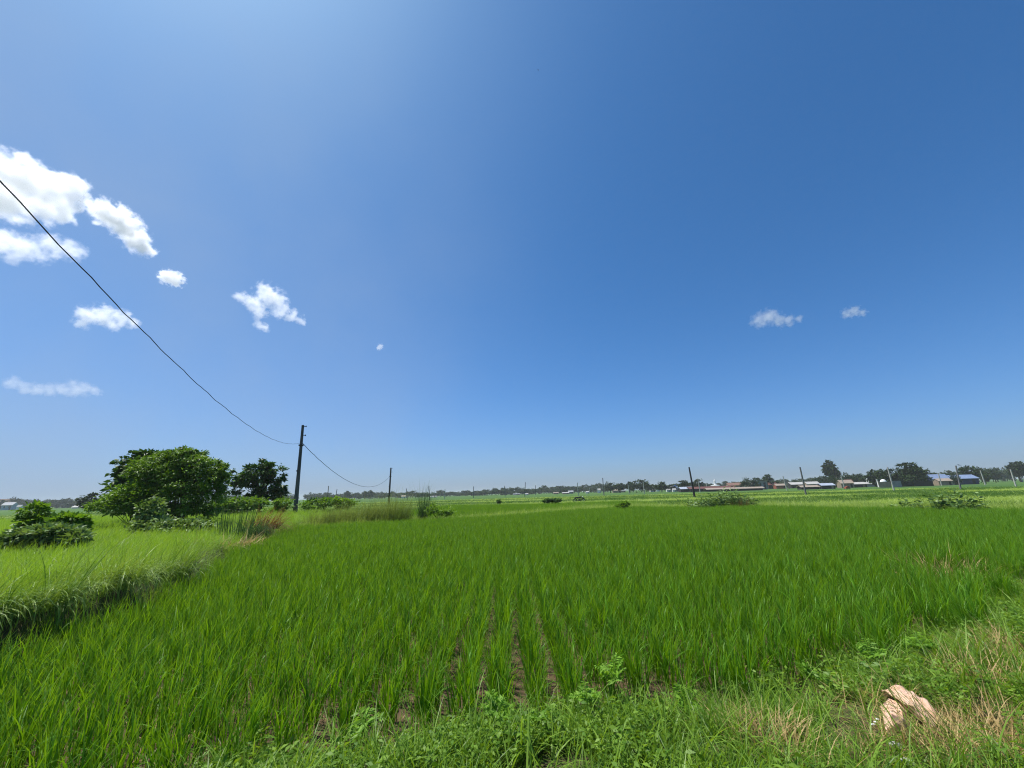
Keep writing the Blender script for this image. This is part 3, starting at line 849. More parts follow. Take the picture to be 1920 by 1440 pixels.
for i, (px, py, rx, n, lb) in enumerate([(1455, 1408, .20, 260, 'round patch of straw coloured dead grass at the bottom edge'), (1850, 1292, .24, 260, 'brown dead grass patch right of the peach sack'),
                                         (1908, 1230, .26, 240, 'pale dead grass patch at the right margin'), (1790, 1425, .26, 300, 'flattened dry grass below the peach sack'),
                                         (1765, 1072, .55, 300, 'dry yellowed patch inside the rice on the right'), (1880, 1400, .22, 240, 'mixed dry and green grass in the lower right corner'),
                                         (1850, 1120, .2, 120, 'small dry brown weed at the right rice edge')]):
    q = on_plane(px, py, .12); q[2] = float(hz(q[0], q[1]))
    tuft('dry_grass_patch', lb, 'dry grass', q, int(n * 1.6), .22 if i != 4 else .5, .007 if i != 4 else .012, rx, 1.0, .7, M['straw'], k=0, segs=4, group='dry grass patches on the near bund')
for px, py, lb in [(1790, 1400, 'long yellow green blades combed flat below the peach sack'), (1735, 1365, 'yellow blades lying across the front of the peach sack')]:
    q = on_plane(px, py, .15); q[2] = float(hz(q[0], q[1]))
    tuft('flattened_grass', lb, 'grass', q, 60, .5, .008, .1, 1.05, .5, M['long'], wind=2.5, k=1, segs=5)

# ---------------------------------------------------------------- peach sack, stones
def sack():
    c = on_plane(1705, 1345, .15); gz = float(hz(c[0], c[1]))
    e = empty('sack', (c[0], c[1], gz), 'crumpled peach coloured sack lying torn open in the grass at lower right', 'sack')
    s = pxm(1705, 1340, c[1])

    def L_(px, py, z):                               # photo point on a level z above the bund, relative to the sack
        q = on_plane(px, py, gz + z); return np.array([q[0] - c[0], q[1] - c[1], z])
    # upper arm: a sagging tube of cloth arching over the dark mouth; sections run from the far lip to the tail at right
    far = [L_(1652, 1296, .06), L_(1680, 1289, .10), L_(1712, 1296, .12), L_(1742, 1316, .10), L_(1764, 1338, .07), L_(1772, 1358, .02)]
    near = [L_(1660, 1303, .07), L_(1690, 1306, .13), L_(1713, 1326, .13), L_(1728, 1345, .09), L_(1744, 1362, .05), L_(1764, 1372, .015)]
    low = [L_(1656, 1312, .0), L_(1688, 1318, .0), L_(1712, 1340, .0), L_(1727, 1356, .0), L_(1743, 1370, .0), L_(1762, 1376, .0)]

    def curve(pts, u):
        t = u * (len(pts) - 1); i_ = min(int(t), len(pts) - 2); f = t - i_; f = f * f * (3 - 2 * f) * .5 + f * .5
        return pts[i_] * (1 - f) + pts[i_ + 1] * f
    nu, nv = 56, 30
    V = []
    for i in range(nu):
        u = i / (nu - 1); A, B, Cc = curve(far, u), curve(near, u), curve(low, u)
        Af = A * [1, 1, 0] + [0, .02, 0]
        for j in range(nv):
            v = j / (nv - 1)
            P_ = [Af, A, B, B * .55 + Cc * .45 + [0, -.015, 0], Cc]
            p = curve(P_, v)
            w = vnoise(np.array([p[0] + p[2]]), np.array([p[1] - p[2]]), 19, 77)[0] + .7 * vnoise(np.array([p[0]]), np.array([p[1] + p[2]]), 48, 78)[0]
            V.append((p[0] + .010 * w, p[1] + .014 * w, max(.003, p[2] + .030 * w * (1 - .6 * (v > .9)))))
    Q_ = [(i * nv + j, (i + 1) * nv + j, (i + 1) * nv + j + 1, i * nv + j + 1) for i in range(nu - 1) for j in range(nv - 1)]
    o = link('sack_body', mesh_np('sack_body', V, Q_, M['sack']), e)
    o.modifiers.new('thickness', 'SOLIDIFY').thickness = .003
    # lower lobe: the torn half spilled towards the viewer at the left
    rowsl = [[L_(1650, 1322, .02), L_(1668, 1318, .05), L_(1690, 1322, .05), L_(1704, 1332, .02)],
             [L_(1655, 1340, .03), L_(1672, 1336, .08), L_(1692, 1338, .08), L_(1707, 1346, .02)],
             [L_(1658, 1356, .03), L_(1674, 1352, .09), L_(1695, 1354, .08), L_(1711, 1362, .02)],
             [L_(1661, 1372, .02), L_(1678, 1370, .05), L_(1696, 1370, .05), L_(1712, 1374, .01)],
             [L_(1668, 1382, .0), L_(1682, 1386, .0), L_(1694, 1384, .0), L_(1708, 1379, .0)]]
    nn = 34; V = []
    for i in range(nn):
        for j in range(nn):
            p = curve([curve(r_, j / (nn - 1)) for r_ in rowsl], i / (nn - 1))
            w = vnoise(np.array([p[0]]), np.array([p[1]]), 22, 79)[0] + .7 * vnoise(np.array([p[0]]), np.array([p[1]]), 80, 80)[0]
            V.append((p[0] + .008 * w, p[1] + .01 * w, max(.004, p[2] * 1.25 + .028 * w)))
    Q2 = [(i * nn + j, (i + 1) * nn + j, (i + 1) * nn + j + 1, i * nn + j + 1) for i in range(nn - 1) for j in range(nn - 1)]
    f_ = link('torn_flap', mesh_np('torn_flap', V, Q2, M['sack']), e)
    f_.modifiers.new('thickness', 'SOLIDIFY').thickness = .003


sack()


def rock(name, label, cat, loc, r, mat, seed, group=None):
    import bmesh
    bm = bmesh.new(); bmesh.ops.create_icosphere(bm, subdivisions=3, radius=1)
    rg = np.random.default_rng(seed); sc = rg.uniform(.7, 1.2, 3) * [1.2, 1, .6]
    for v in bm.verts:
        p = np.array(v.co); w = 1 + .16 * vnoise(np.array([p[0] + p[2]]), np.array([p[1] - p[2]]), 2.6, seed)[0]
        v.co = Vector(p * sc * r * w)
    me = bpy.data.meshes.new(name); bm.to_mesh(me); bm.free(); me.materials.append(mat)
    for p in me.polygons: p.use_smooth = True
    return tag(link(name, me, None, (loc[0], loc[1], loc[2] + r * .3)), label, cat, group)


for px, py, r, mt, lb in [(1681, 1402, .035, 'stone', 'grey stone half hidden in grass below the peach sack'), (1704, 1432, .03, 'stone', 'grey stone at the bottom edge below the other grey stone')]:
    q = on_plane(px, py, .15); rock('stone', lb, 'stone', (q[0], q[1], float(hz(q[0], q[1]))), r, M[mt], int(px), 'stones below the sack')
for px, py, lb in [(1641, 1374, 'lowest of three white scraps left of the peach sack'), (1645, 1369, 'middle white scrap left of the peach sack'), (1649, 1364, 'topmost white scrap left of the peach sack')]:
    q = on_plane(px, py, .15); rock('white_scrap', lb, 'litter', (q[0], q[1], float(hz(q[0], q[1])) + .04), .009, M['plastic'], int(px), 'white scraps by the sack')
q = on_plane(850, 1432, .1); rock('dirt_clod', 'brown clod of earth showing in the grass at the bottom edge', 'earth clod', (q[0], q[1], float(hz(q[0], q[1]))), .05, plain('clod', (.17, .11, .065), (.09, .06, .04), 12, .95, .1, .8), 5)

# ---------------------------------------------------------------- poles and cables
def pole(label, top, base, Y, r0, r1, mat, detail=False, group='concrete power poles', sides=4):
    b = at_depth(base[0], base[1], Y); t = at_depth(top[0], top[1], Y)
    gz = float(hz(b[0], b[1])) - .3
    d = (t - b) / (t[2] - b[2]); b0_ = b + d * (gz - b[2])
    v = t - b0_
    name = 'power_pole'
    mb = MB(); mb.tube([(0, 0, 0), tuple(v * .5), tuple(v)], [r0 * 1.25, (r0 + r1) * .6, r1 * 1.25], sides)
    if not detail:
        return tag(mb.build(name, mat, None, b0_), label, 'pole', group)
    e = empty(name, b0_, label, 'pole', group)
    mb.build('shaft', mat, e, bevel=.02)
    for k_, s_ in ((.985, 1), (.885, 1), (.50, -1)):
        p = v * k_; m2 = MB()
        L_ = .22 if s_ > 0 else .10
        m2.box((p[0] + s_ * (r1 + L_ / 2), p[1], p[2]), (L_, .05, .05))
        m2.tube([(p[0] + s_ * (r1 + L_ - .02), p[1], p[2] - .06), (p[0] + s_ * (r1 + L_ - .02), p[1], p[2] + .05)], [.045, .03], 8)
        m2.build('insulator_bracket' if s_ > 0 else 'bolt', M['iron'], e)
    m2 = MB(); p = v * .775
    m2.tube([(p[0], p[1], p[2] - .05), (p[0], p[1], p[2] + .05)], [r0 * 1.3, r0 * 1.3], 10); m2.build('cable_clamp', M['iron'], e)
    return e


P_MOTTLE = plain('mottled_concrete', (.115, .112, .110), (.05, .05, .052), 1.4, .85, .2, .3, stretch=(2, 2, .35))  # dark grey concrete with darker mottling drawn out lengthwise
pole('tall grey concrete power pole with two brackets, nearest of all poles', (568, 797), (554, 952), 33, .155, .09, P_MOTTLE, True)
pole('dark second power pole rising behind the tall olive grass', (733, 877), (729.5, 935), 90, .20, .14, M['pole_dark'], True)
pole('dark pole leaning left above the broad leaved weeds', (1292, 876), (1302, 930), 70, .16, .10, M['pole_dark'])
POLES = [
    (616, 911, 614, 936, 190, 'd', 'short dark pole left of the second power pole'),
    (632, 917, 629, 936, 260, 'd', 'shorter dark pole just right of the short dark one'),
    (762, 916, 763.5, 937, 210, 'g', 'first thin pole right of the second power pole'),
    (804, 911, 806, 940, 170, 'd', 'thin dark pole rising out of the tall reed clump'),
    (814, 921, 814.5, 934, 350, 'g', 'faint short pole right of the reed clump'),
    (834.5, 917, 833.5, 940, 200, 'p', 'pale pole standing in the paddy plot right of the reed clump'),
    (888, 912, 888, 938, 190, 'g', 'thin grey pole above the second paddy plot'),
    (946, 911, 947.5, 932, 240, 'g', 'thin faint pole left of the taller middle pole'),
    (985, 904, 984, 934, 180, 'd', 'tall dark thin pole in the middle of the horizon'),
    (1004, 910, 1004.5, 928, 290, 'd', 'short dark pole just right of the middle dark pole'),
    (1053, 911, 1054, 926, 330, 'g', 'faint far pole above the pale roof'),
    (1082.5, 905, 1085, 934, 150, 'p', 'pale pole rising straight behind the motorcycle'),
    (1105, 915, 1105.5, 928, 330, 'p', 'tiny pale pole right of the motorcycle'),
    (1119.5, 912, 1120.5, 927, 300, 'p', 'short pale pole left of the tall two tone pole'),
    (1130, 896, 1133, 936, 120, 'g', 'tall two tone pole right of the motorcycle'),
    (1148.5, 910, 1149, 924, 330, 'p', 'small pale pole in front of the first dark trees'),
    (1177.5, 908, 1180.5, 929, 190, 'p', 'pale leaning pole in front of the grey wooded mass'),
    (1186, 917, 1187, 928, 330, 'p', 'very short pole beside the pale leaning pole'),
    (1206, 903, 1208.5, 928, 170, 'p', 'pale pole in front of the largest wooded mass'),
    (1228, 915, 1228.5, 926, 340, 'p', 'tiny pole left of the round dark tree'),
    (1288.5, 911, 1289.5, 922, 320, 'g', 'tiny pole left of the dark leaning pole'),
    (1308.5, 897, 1313, 924, 160, 'p', 'pale pole just right of the dark leaning pole'),
    (1324.5, 906, 1325.5, 922, 260, 'p', 'thin pole in front of the red roofed shed'),
    (1376, 905, 1377.5, 920, 260, 'p', 'thin pole at the right end of the red roof'),
    (1356.5, 908, 1357.5, 920, 300, 'g', 'short pole between two thin poles by the red roof'),
    (1409, 904, 1412, 918, 240, 'p', 'thin pole in front of the big round village tree'),
    (1420.5, 908, 1421.5, 918, 260, 'p', 'pale short pole left of the grey house'),
    (1441.5, 904, 1444, 916, 260, 'g', 'pole at the right corner of the grey house'),
    (1468, 893, 1475.5, 919, 140, 'p', 'leaning pole right of the grey house'),
    (1473, 898, 1479.5, 916, 190, 'g', 'smaller leaning pole just behind the other leaning one'),
    (1500, 876, 1511.5, 928, 66, 'g', 'tall leaning grey pole with paler foot, left of the village sheds'),
    (1568, 894, 1571.5, 909, 200, 'p', 'short pole below the tall village tree'),
    (1577, 892, 1583.5, 915, 140, 'p', 'leaning pole right of the tall village tree'),
    (1664, 876, 1676, 918, 80, 'p', 'tall leaning pole in front of the densest village trees'),
    (1759, 887, 1764.5, 906, 150, 'p', 'leaning pole at the left corner of the first blue shed'),
    (1792, 873, 1800.5, 913, 72, 'g', 'tall leaning pole between the two blue sheds'),
    (1838, 882, 1845.5, 903, 130, 'p', 'leaning pole right of the second blue shed'),
    (1894.5, 880, 1903.5, 907, 90, 'p', 'tallest leaning pole near the right margin'),
    (1911, 882, 1915.5, 896, 200, 'p', 'shorter leaning pole at the right margin'),
]
for tx, ty, bx, by, Yp, c, lb in POLES:
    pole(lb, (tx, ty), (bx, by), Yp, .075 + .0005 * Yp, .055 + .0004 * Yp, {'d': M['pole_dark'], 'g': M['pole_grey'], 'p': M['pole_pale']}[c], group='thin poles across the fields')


def cable(label, a, b, sag, r, lo=0.0, hi=1.0, kink=.012):
    a, b = Vector(a), Vector(b); mb = MB(); n = 150
    L_ = (b - a).length
    rg = np.random.default_rng(5)
    pts = []
    for i in range(n + 1):
        t = lo + (hi - lo) * i / n; p = a.lerp(b, t); p.z -= 4 * sag * t * (1 - t)
        kk = kink * math.sin(i * .9) * rg.uniform(0, 1)
        pts.append((p.x + kk, p.y, p.z + kk))
    mb.tube(pts, r, 6)
    return tag(mb.build('power_cable', M['cable'], smooth=True), label, 'cable', 'cables on the power poles')


att = at_depth(562, 831, 33.0)
cable('dark sagging power cable crossing the sky from upper left to the nearest pole', att, (-2.0, -7.377, 8.05), 2.148, .009)
att2 = at_depth(566.5, 830.5, 33.0); att3 = at_depth(731, 893, 90.0)
cable('thin sagging cable from the nearest pole to the dark second pole', att2, att3, 2.9, .022)

# ---------------------------------------------------------------- village
def corr(name, ca, cb, metal=0.0, rough=.6):
    return plain(name, ca, cb, 1.3, rough, .3, .2, metal, stretch=(6, .6, .6))


R = {'white': corr('white_tin_roof', (.46, .45, .43), (.30, .29, .27)), 'tan': corr('tan_tin_roof', (.33, .27, .21), (.25, .20, .155)),
     'rust': corr('rusty_red_roof', (.14, .048, .035), (.10, .042, .032)), 'grey': corr('grey_tin_roof', (.36, .37, .39), (.26, .27, .28)),
     'blue': corr('bright_blue_roof', (.20, .26, .38), (.13, .18, .30)), 'bluegrey': corr('bluish_roof', (.36, .40, .48), (.27, .30, .36)),
     'brown': corr('brown_roof', (.22, .12, .08), (.15, .085, .06))}
W = {'dark': plain('dark_wall', (.045, .04, .038), (.03, .027, .026), 1), 'tan': plain('mud_wall', (.33, .25, .18), (.25, .19, .14), 1),
     'grey': plain('grey_plaster', (.28, .28, .30), (.20, .20, .22), 1), 'navy': plain('navy_wall', (.03, .045, .12), (.022, .032, .085), 1),
     'white': plain('white_plaster', (.75, .75, .73), (.66, .66, .65), 1), 'pale': plain('pale_blue_plaster', (.34, .42, .50), (.28, .35, .42), 1),
     'red': plain('red_wall', (.32, .09, .05), (.2, .07, .045), 1), 'glass': plain('dark_window', (.02, .022, .026), (.03, .032, .036), 1, .2, .5)}


def house(label, x0, x1, ytop, ybase, Y, roof, wall, eave=.32, depth=None, cat='house', wins=0, flat=False, name=None, turn=0.0, doors=1):
    """gabled or lean-to house spanning photo columns x0..x1, ridge at ytop, ground at ybase"""
    xm = (x0 + x1) / 2
    s = pxm(xm, ybase, Y); c = at_depth(xm, ybase, Y)
    g0 = float(hz(c[0], c[1]))
    top = at_depth(xm, ytop, Y)[2]
    Hh = max(1.2, top - g0); w = (x1 - x0) * s; dp = depth or min(w * .8, 7)
    e = empty(name or ('shed' if cat == 'shed' else 'house'), (c[0], c[1] + dp / 2, g0), label, cat, 'village houses')
    e.rotation_euler = (0, 0, turn - math.atan2(c[0], c[1]) * .35)
    hw = Hh * (1 - eave) if not flat else Hh * .92
    mb = MB(); mb.box((0, 0, hw / 2 - .15), (w * .93, dp * .92, hw + .3))
    if not flat:
        t = .93 * w / 2; y = dp * .46
        mb.add([(-t, -y, hw), (t, -y, hw), (t, y, hw), (-t, y, hw), (-t, 0, Hh - .10), (t, 0, Hh - .10)],
               [(0, 1, 5, 4), (2, 3, 4, 5), (1, 2, 5), (3, 0, 4)])
    mb.build('wall', W[wall], e)
    rb = MB(); y = dp * .56; t = w / 2; th = .09
    ov = hw - (Hh - hw) * .2
    if flat:
        rb.tube([], 0) if False else None
        n = 10
        for k in range(n):
            a0 = -t + 2 * t * k / n; a1 = -t + 2 * t * (k + 1) / n
            z0 = hw + (Hh - hw) * math.sin(math.pi * k / n) ** .6; z1 = hw + (Hh - hw) * math.sin(math.pi * (k + 1) / n) ** .6
            rb.add([(a0, -y, z0), (a1, -y, z1), (a1, y, z1), (a0, y, z0), (a0, -y, z0 + th), (a1, -y, z1 + th), (a1, y, z1 + th), (a0, y, z0 + th)],
                   [(0, 3, 2, 1), (4, 5, 6, 7), (0, 1, 5, 4), (2, 3, 7, 6)] + ([(3, 0, 4, 7)] if k == 0 else []) + ([(1, 2, 6, 5)] if k == n - 1 else []))
    else:
        for sg in (-1, 1):
            rb.add([(-t, sg * y, ov), (t, sg * y, ov), (t, 0, Hh), (-t, 0, Hh), (-t, sg * y, ov + th), (t, sg * y, ov + th), (t, 0, Hh + th), (-t, 0, Hh + th)],
                   [(0, 1, 2, 3), (7, 6, 5, 4), (4, 5, 1, 0), (5, 6, 2, 1), (7, 4, 0, 3)])
    rb.build('roof', R[roof], e)
    yf = -dp * .46
    for k in range(wins):
        x = w * .8 * ((k + .5) / wins - .5)
        m_ = MB(); m_.box((x, yf - .03, hw * .58), (w * .11, .08, hw * .3)); m_.build('window', W['glass'], e)
    if doors:
        m_ = MB(); m_.box((w * .28, yf - .025, hw * .4), (min(1.0, w * .14), .07, hw * .8)); m_.build('door', W['dark'] if wall != 'dark' else W['tan'], e)
    return e


HOUSES = [
    (0, 17, 942, 954, 330, 'grey', 'pale', dict(label='pale blue house at the left margin under the grey woods', wins=2)),
    (-14, 12, 936, 951, 420, 'brown', 'grey', dict(label='brown roofed house behind the pale blue one at the left margin')),
    (30, 37, 947, 952, 300, 'white', 'white', dict(label='tiny white shed right of the pale blue house', cat='shed')),
    (133, 153, 948, 952, 280, 'white', 'white', dict(label='long low white roof before the left woods', cat='shed', eave=.5)),
    (752, 760, 929, 935, 380, 'tan', 'white', dict(label='pale house left of the reed clump under far trees')),
    (806, 818, 930, 936, 380, 'white', 'white', dict(label='low white house right of the reed clump')),
    (985, 991, 925, 931, 320, 'white', 'white', dict(label='small white hut right of the tall dark thin pole', cat='shed')),
    (962, 976, 926, 932, 380, 'grey', 'grey', dict(label='grey low house left of the tall dark thin pole')),
    (1038, 1048, 923, 929, 330, 'tan', 'tan', dict(label='tan roofed hut left of the long pale roof')),
    (1055, 1068, 923, 929, 300, 'white', 'tan', dict(label='long pale greenish roof in the middle of the treeline', cat='shed', eave=.36)),
    (1066, 1076, 920, 928, 340, 'grey', 'grey', dict(label='grey hut right of the long pale roof')),
    (1099, 1105, 921, 927, 300, 'white', 'white', dict(label='small bright white hut right of the motorcycle', cat='shed')),
    (1121, 1127, 916, 924, 330, 'white', 'white', dict(label='white hut left of the tall two tone pole')),
    (1150, 1166, 917, 925, 300, 'tan', 'tan', dict(label='brownish roofed house under the first dark trees', eave=.36)),
    (1165, 1174, 918, 925, 330, 'grey', 'tan', dict(label='grey gabled hut right of the brownish roofed house')),
    (1220, 1230, 917, 923, 260, 'white', 'white', dict(label='white shed right of the largest wooded mass', cat='shed')),
    (1231, 1238, 914, 921, 300, 'white', 'white', dict(label='white hut touching the round dark tree')),
    (1251, 1258, 916, 922, 220, 'white', 'white', dict(label='left one of two bright white huts by the blue shed', cat='shed')),
    (1262, 1269, 916, 922, 220, 'white', 'white', dict(label='right one of two bright white huts by the blue shed', cat='shed')),
    (1257, 1266, 912, 920, 260, 'white', 'grey', dict(label='white roofed house above the two white huts')),
    (1265, 1278, 911, 921, 240, 'blue', 'navy', dict(label='small blue shed with a blue tank on its roof', cat='shed', eave=.34)),
    (1278, 1302, 913, 921, 190, 'bluegrey', 'dark', dict(label='grey end of the long low farm sheds', cat='shed', eave=.36)),
    (1298, 1382, 912, 922, 185, 'rust', 'dark', dict(label='very long rusty red roofed shed', cat='shed', eave=.36, depth=7, doors=0)),
    (1330, 1432, 914, 921, 172, 'tan', 'dark', dict(label='long low tan roofed shed in front of the red roof', cat='shed', eave=.36, depth=4, doors=0)),
    (1370, 1398, 905, 916, 230, 'brown', 'tan', dict(label='brown gabled house left of the big round village tree')),
    (1419, 1444, 900, 917, 205, 'grey', 'grey', dict(label='grey two storey house with curved pale roof and dark windows', flat=True, wins=3, depth=9)),
    (1444, 1460, 905, 915, 230, 'rust', 'dark', dict(label='low red roofed house right of the grey house')),
    (1458, 1476, 907, 915, 220, 'tan', 'red', dict(label='tan roofed house with reddish wall behind the leaning poles')),
    (1487, 1512, 904, 911, 225, 'white', 'dark', dict(label='wide white roof left of the tall village tree', cat='shed', eave=.34)),
    (1517, 1539, 903, 910, 218, 'white', 'tan', dict(label='white roof with mud wall left of the tall village tree', eave=.34)),
    (1508, 1550, 910, 919, 150, 'tan', 'dark', dict(label='tan roofed open shed nearest to the leaning grey pole', cat='shed', eave=.36, depth=4)),
    (1545, 1569, 906, 917, 148, 'bluegrey', 'dark', dict(label='bluish white roofed shed on dark posts', cat='shed', eave=.34)),
    (1582, 1604, 900, 913, 165, 'tan', 'tan', dict(label='tan hut right of the leaning pole under the trees', eave=.36)),
    (1590, 1602, 899, 909, 190, 'rust', 'red', dict(label='terracotta roof peeping over the tan hut')),
    (1602, 1628, 904, 912, 170, 'white', 'dark', dict(label='white sagging roof left of the white water tank', cat='shed', eave=.34)),
    (1626, 1648, 904, 911, 185, 'white', 'grey', dict(label='low white roof below the white water tank', eave=.34)),
    (1757, 1784, 889, 905, 165, 'blue', 'navy', dict(label='first blue roofed shed with navy gable, left of the two', cat='shed', eave=.36)),
    (1800, 1838, 890, 904, 165, 'blue', 'navy', dict(label='second wider blue roofed shed with navy wall', cat='shed', eave=.34)),
    (1766, 1788, 897, 906, 155, 'tan', 'tan', dict(label='tan hut between the two blue sheds')),
]
for x0, x1, yt, yb, Yh, rf, wl, kw in HOUSES:
    house(kw.pop('label'), x0, x1, yt, yb, Yh, rf, wl, **kw)


def at_px(px, py, Y):
    q = at_depth(px, py, Y); return q, pxm(px, py, Y)


# white column with a round cap, water tanks, dome, fence, red barrel
q, s = at_px(1341.5, 912, 215); g0 = float(hz(q[0], q[1])); zt = at_depth(1340, 900, 215)[2]; zc = at_depth(1341, 911, 215)[2]
e = empty('white_tower', (q[0], q[1], g0), 'slim white tower rising over the red roofed shed', 'tower', None)
mb = MB(); mb.tube([(0, 0, -.2), (0, 0, zc)], [2.0, 1.6], 14); mb.build('base', W['white'], e, smooth=False)
mb = MB(); mb.tube([(0, 0, zc), (0, 0, zc + .25), (0, 0, zc + .6)], [2.3, 2.3, .5], 16); mb.build('platform', W['white'], e)
mb = MB(); mb.tube([(0, 0, zc + .3), (0, 0, zt - .4), (0, 0, zt + .5)], [.62, .50, .05], 12); mb.build('spire', W['white'], e)
q, s = at_px(1629.5, 905, 190); g0 = float(hz(q[0], q[1])); z1 = at_depth(1629.5, 895, 190)[2]; z0 = at_depth(1629.5, 899, 190)[2]
e = empty('water_tower', (q[0], q[1], g0), 'white water tank on a stand in front of the village trees', 'water tank')
mb = MB(); mb.tube([(0, 0, z0 - g0), (0, 0, z1 - g0 - .2), (0, 0, z1 - g0)], [.85, .85, .35], 14); mb.build('tank', W['white'], e)
mb = MB()
for x, y in ((-.5, -.5), (.5, -.5), (.5, .5), (-.5, .5)): mb.box((x, y, (z0 - g0) / 2), (.22, .22, z0 - g0))
mb.build('stand', W['white'], e)
q, s = at_px(1270.5, 911, 235); zb = at_depth(1270.5, 912.5, 235)[2]
mb = MB(); mb.tube([(0, 0, 0), (0, 0, .8), (0, 0, 1.0)], [.5, .5, .25], 12)
tag(mb.build('blue_tank', plain('blue_plastic', (.03, .10, .40), (.025, .08, .3), 2, .4), None, (q[0], q[1] + 3.2, zb)), 'blue water tank standing on the small blue shed', 'water tank')
q, s = at_px(1656.5, 904, 150); g0 = float(hz(q[0], q[1]))
mb = MB(); rr = 5.2 * s; hh = at_depth(1656.5, 898.5, 150)[2] - g0
mb.tube([(0, 0, hh * .55)] + [(0, 0, hh * (.55 + .45 * math.sin(a))) for a in (.2, .5, .8, 1.1, 1.4, 1.56)], [rr] + [rr * math.cos(a) for a in (.2, .5, .8, 1.1, 1.4, 1.56)], 16)
mb.tube([(0, 0, -.2), (0, 0, hh * .55)], [rr * .8, rr * .8], 12)
tag(mb.build('white_dome', W['white'], None, (q[0], q[1], g0)), 'white domed hut in front of the densest village trees', 'hut')
q, s = at_px(1646, 905, 160); g0 = float(hz(q[0], q[1]))
mb = MB(); hh = at_depth(1646, 899.5, 160)[2] - g0; mb.box((0, 0, hh / 2), (.45, .45, hh), top=.85); mb.box((0, 0, hh + .06), (.6, .6, .12))
tag(mb.build('gate_post', W['white'], None, (q[0], q[1], g0)), 'white gate post left of the white domed hut', 'post')
for xa, xb, ya, yb, Yw, wl, lb in [(1650, 1668, 904, 911, 140, 'tan', 'tan boundary wall below the white domed hut'), (1676, 1688, 902, 909, 142, 'grey', 'grey boundary wall right of the tall leaning pole'),
                                   (1690, 1744, 903, 909, 150, 'dark', 'dark fence line under the densest village trees')]:
    q, s = at_px((xa + xb) / 2, yb, Yw); g0 = float(hz(q[0], q[1])); hh = at_depth((xa + xb) / 2, ya, Yw)[2] - g0; w = (xb - xa) * s
    mb = MB(); mb.box((0, 0, hh / 2 - .1), (w, .25, hh + .2)); mb.box((0, 0, hh + .05), (w + .1, .35, .1))
    for k in range(5): mb.box((w * (k / 4 - .5) * .96, -.14, hh / 2 - .1), (.3, .1, hh + .2))
    o = mb.build('boundary_wall', W[wl], None, (q[0], q[1], g0)); o.rotation_euler = (0, 0, -.25)
    tag(o, lb, 'wall')
q, s = at_px(1588, 914, 135); g0 = float(hz(q[0], q[1]))
mb = MB(); mb.box((0, 0, .35), (1.5, .9, .5), top=.9); mb.box((.2, 0, .75), (.8, .8, .4), top=.8)
for x in (-.5, .5):
    mb.tube([(x, -.5, .2), (x, -.4, .2)], .22, 12); mb.tube([(x, .4, .2), (x, .5, .2)], .22, 12)
tag(mb.build('red_cart', W['red'], None, (q[0], q[1], g0)), 'small red cart standing before the tan hut', 'cart')

# ---------------------------------------------------------------- far trees
def far_mesh(name, shape, mat, n=620, leaf=.10):
    """unit-height tree (crown and trunk) for use a few pixels tall"""
    B = {'round': [(0, 0, .62, .30, .30, .33, n), (-.14, 0, .5, .22, .25, .2, n // 3), (.16, .05, .52, .22, .25, .22, n // 3)],
         'wide': [(0, 0, .68, .48, .4, .25, n), (-.3, 0, .55, .25, .3, .2, n // 2), (.3, 0, .58, .25, .3, .2, n // 2), (0, 0, .4, .35, .3, .2, n // 3)],
         'tall': [(-.03, 0, .84, .15, .15, .14, n // 2), (.08, .02, .70, .16, .16, .13, n // 2), (-.09, 0, .66, .13, .13, .13, n // 2), (.05, 0, .52, .15, .15, .12, n // 2), (-.05, 0, .42, .12, .12, .10, n // 3)],
         'mound': [(0, 0, .48, .55, .4, .46, n), (-.4, 0, .35, .3, .3, .32, n // 2), (.4, 0, .38, .3, .3, .34, n // 2)],
         'tier': [(0, 0, .85, .22, .22, .09, n // 3), (0.05, 0, .68, .34, .34, .09, n // 2), (-.03, 0, .50, .42, .4, .10, n // 2), (0, 0, .33, .40, .4, .12, n // 2), (0, 0, .55, .2, .2, .4, n // 3)]}[shape]
    V, Q_, T = crown_arrays(B, leaf, aspect=.7, droop=.15, clump=.34, per=20, shell=.4)
    mb = MB(); mb.tube([(0, 0, -.05), (.01, 0, .35), (0, 0, .7)], [.03, .022, .01], 6)
    for k in range(4):
        a = RNG.uniform(0, 6.28); mb.tube([(0, 0, .35), (.15 * math.cos(a), .15 * math.sin(a), .6)], [.014, .006], 4)
    tv = np.array(mb.v); tf = [f for f in mb.f if len(f) == 4]
    V2 = np.concatenate([V, tv]); Q2 = np.concatenate([Q_, np.array(tf) + len(V)])
    mi = np.concatenate([np.zeros(len(Q_)), np.ones(len(tf))])
    return mesh_np(name, V2, Q2, [mat, M['bark']], np.concatenate([T, np.full(len(tv), .3)]), smooth=False, mi=mi)


FM = {}
for sh in ('round', 'wide', 'tall', 'mound', 'tier'):
    for v_ in range(2):
        FM[sh, v_] = far_mesh('far_' + sh, sh, M['far_tree'])
    FM[sh, 'g'] = far_mesh('far_grey_' + sh, sh, M['far_grey'])
WID = {'round': .66, 'wide': 1.1, 'tall': .38, 'mound': 1.4, 'tier': .86}


def far_tree(px, ytop, w, ybase, Y, shape, label, group=None, grey=False, cat='tree', name='distant_tree'):
    b = at_depth(px, ybase, Y); s = pxm(px, ybase, Y)
    g0 = float(hz(b[0], b[1])); Hh = max(1.0, at_depth(px, ytop, Y)[2] - g0)
    o = link(name, FM[shape, 'g' if grey else int(RNG.integers(0, 2))], None, (b[0], b[1], g0 - .05))
    o.rotation_euler = (0, 0, RNG.uniform(0, 6.28))
    kx = (.95 if shape == 'tall' else 1.25) * w * s / (WID[shape])
    o.scale = (kx, kx, Hh)
    return tag(o, label, cat, group)


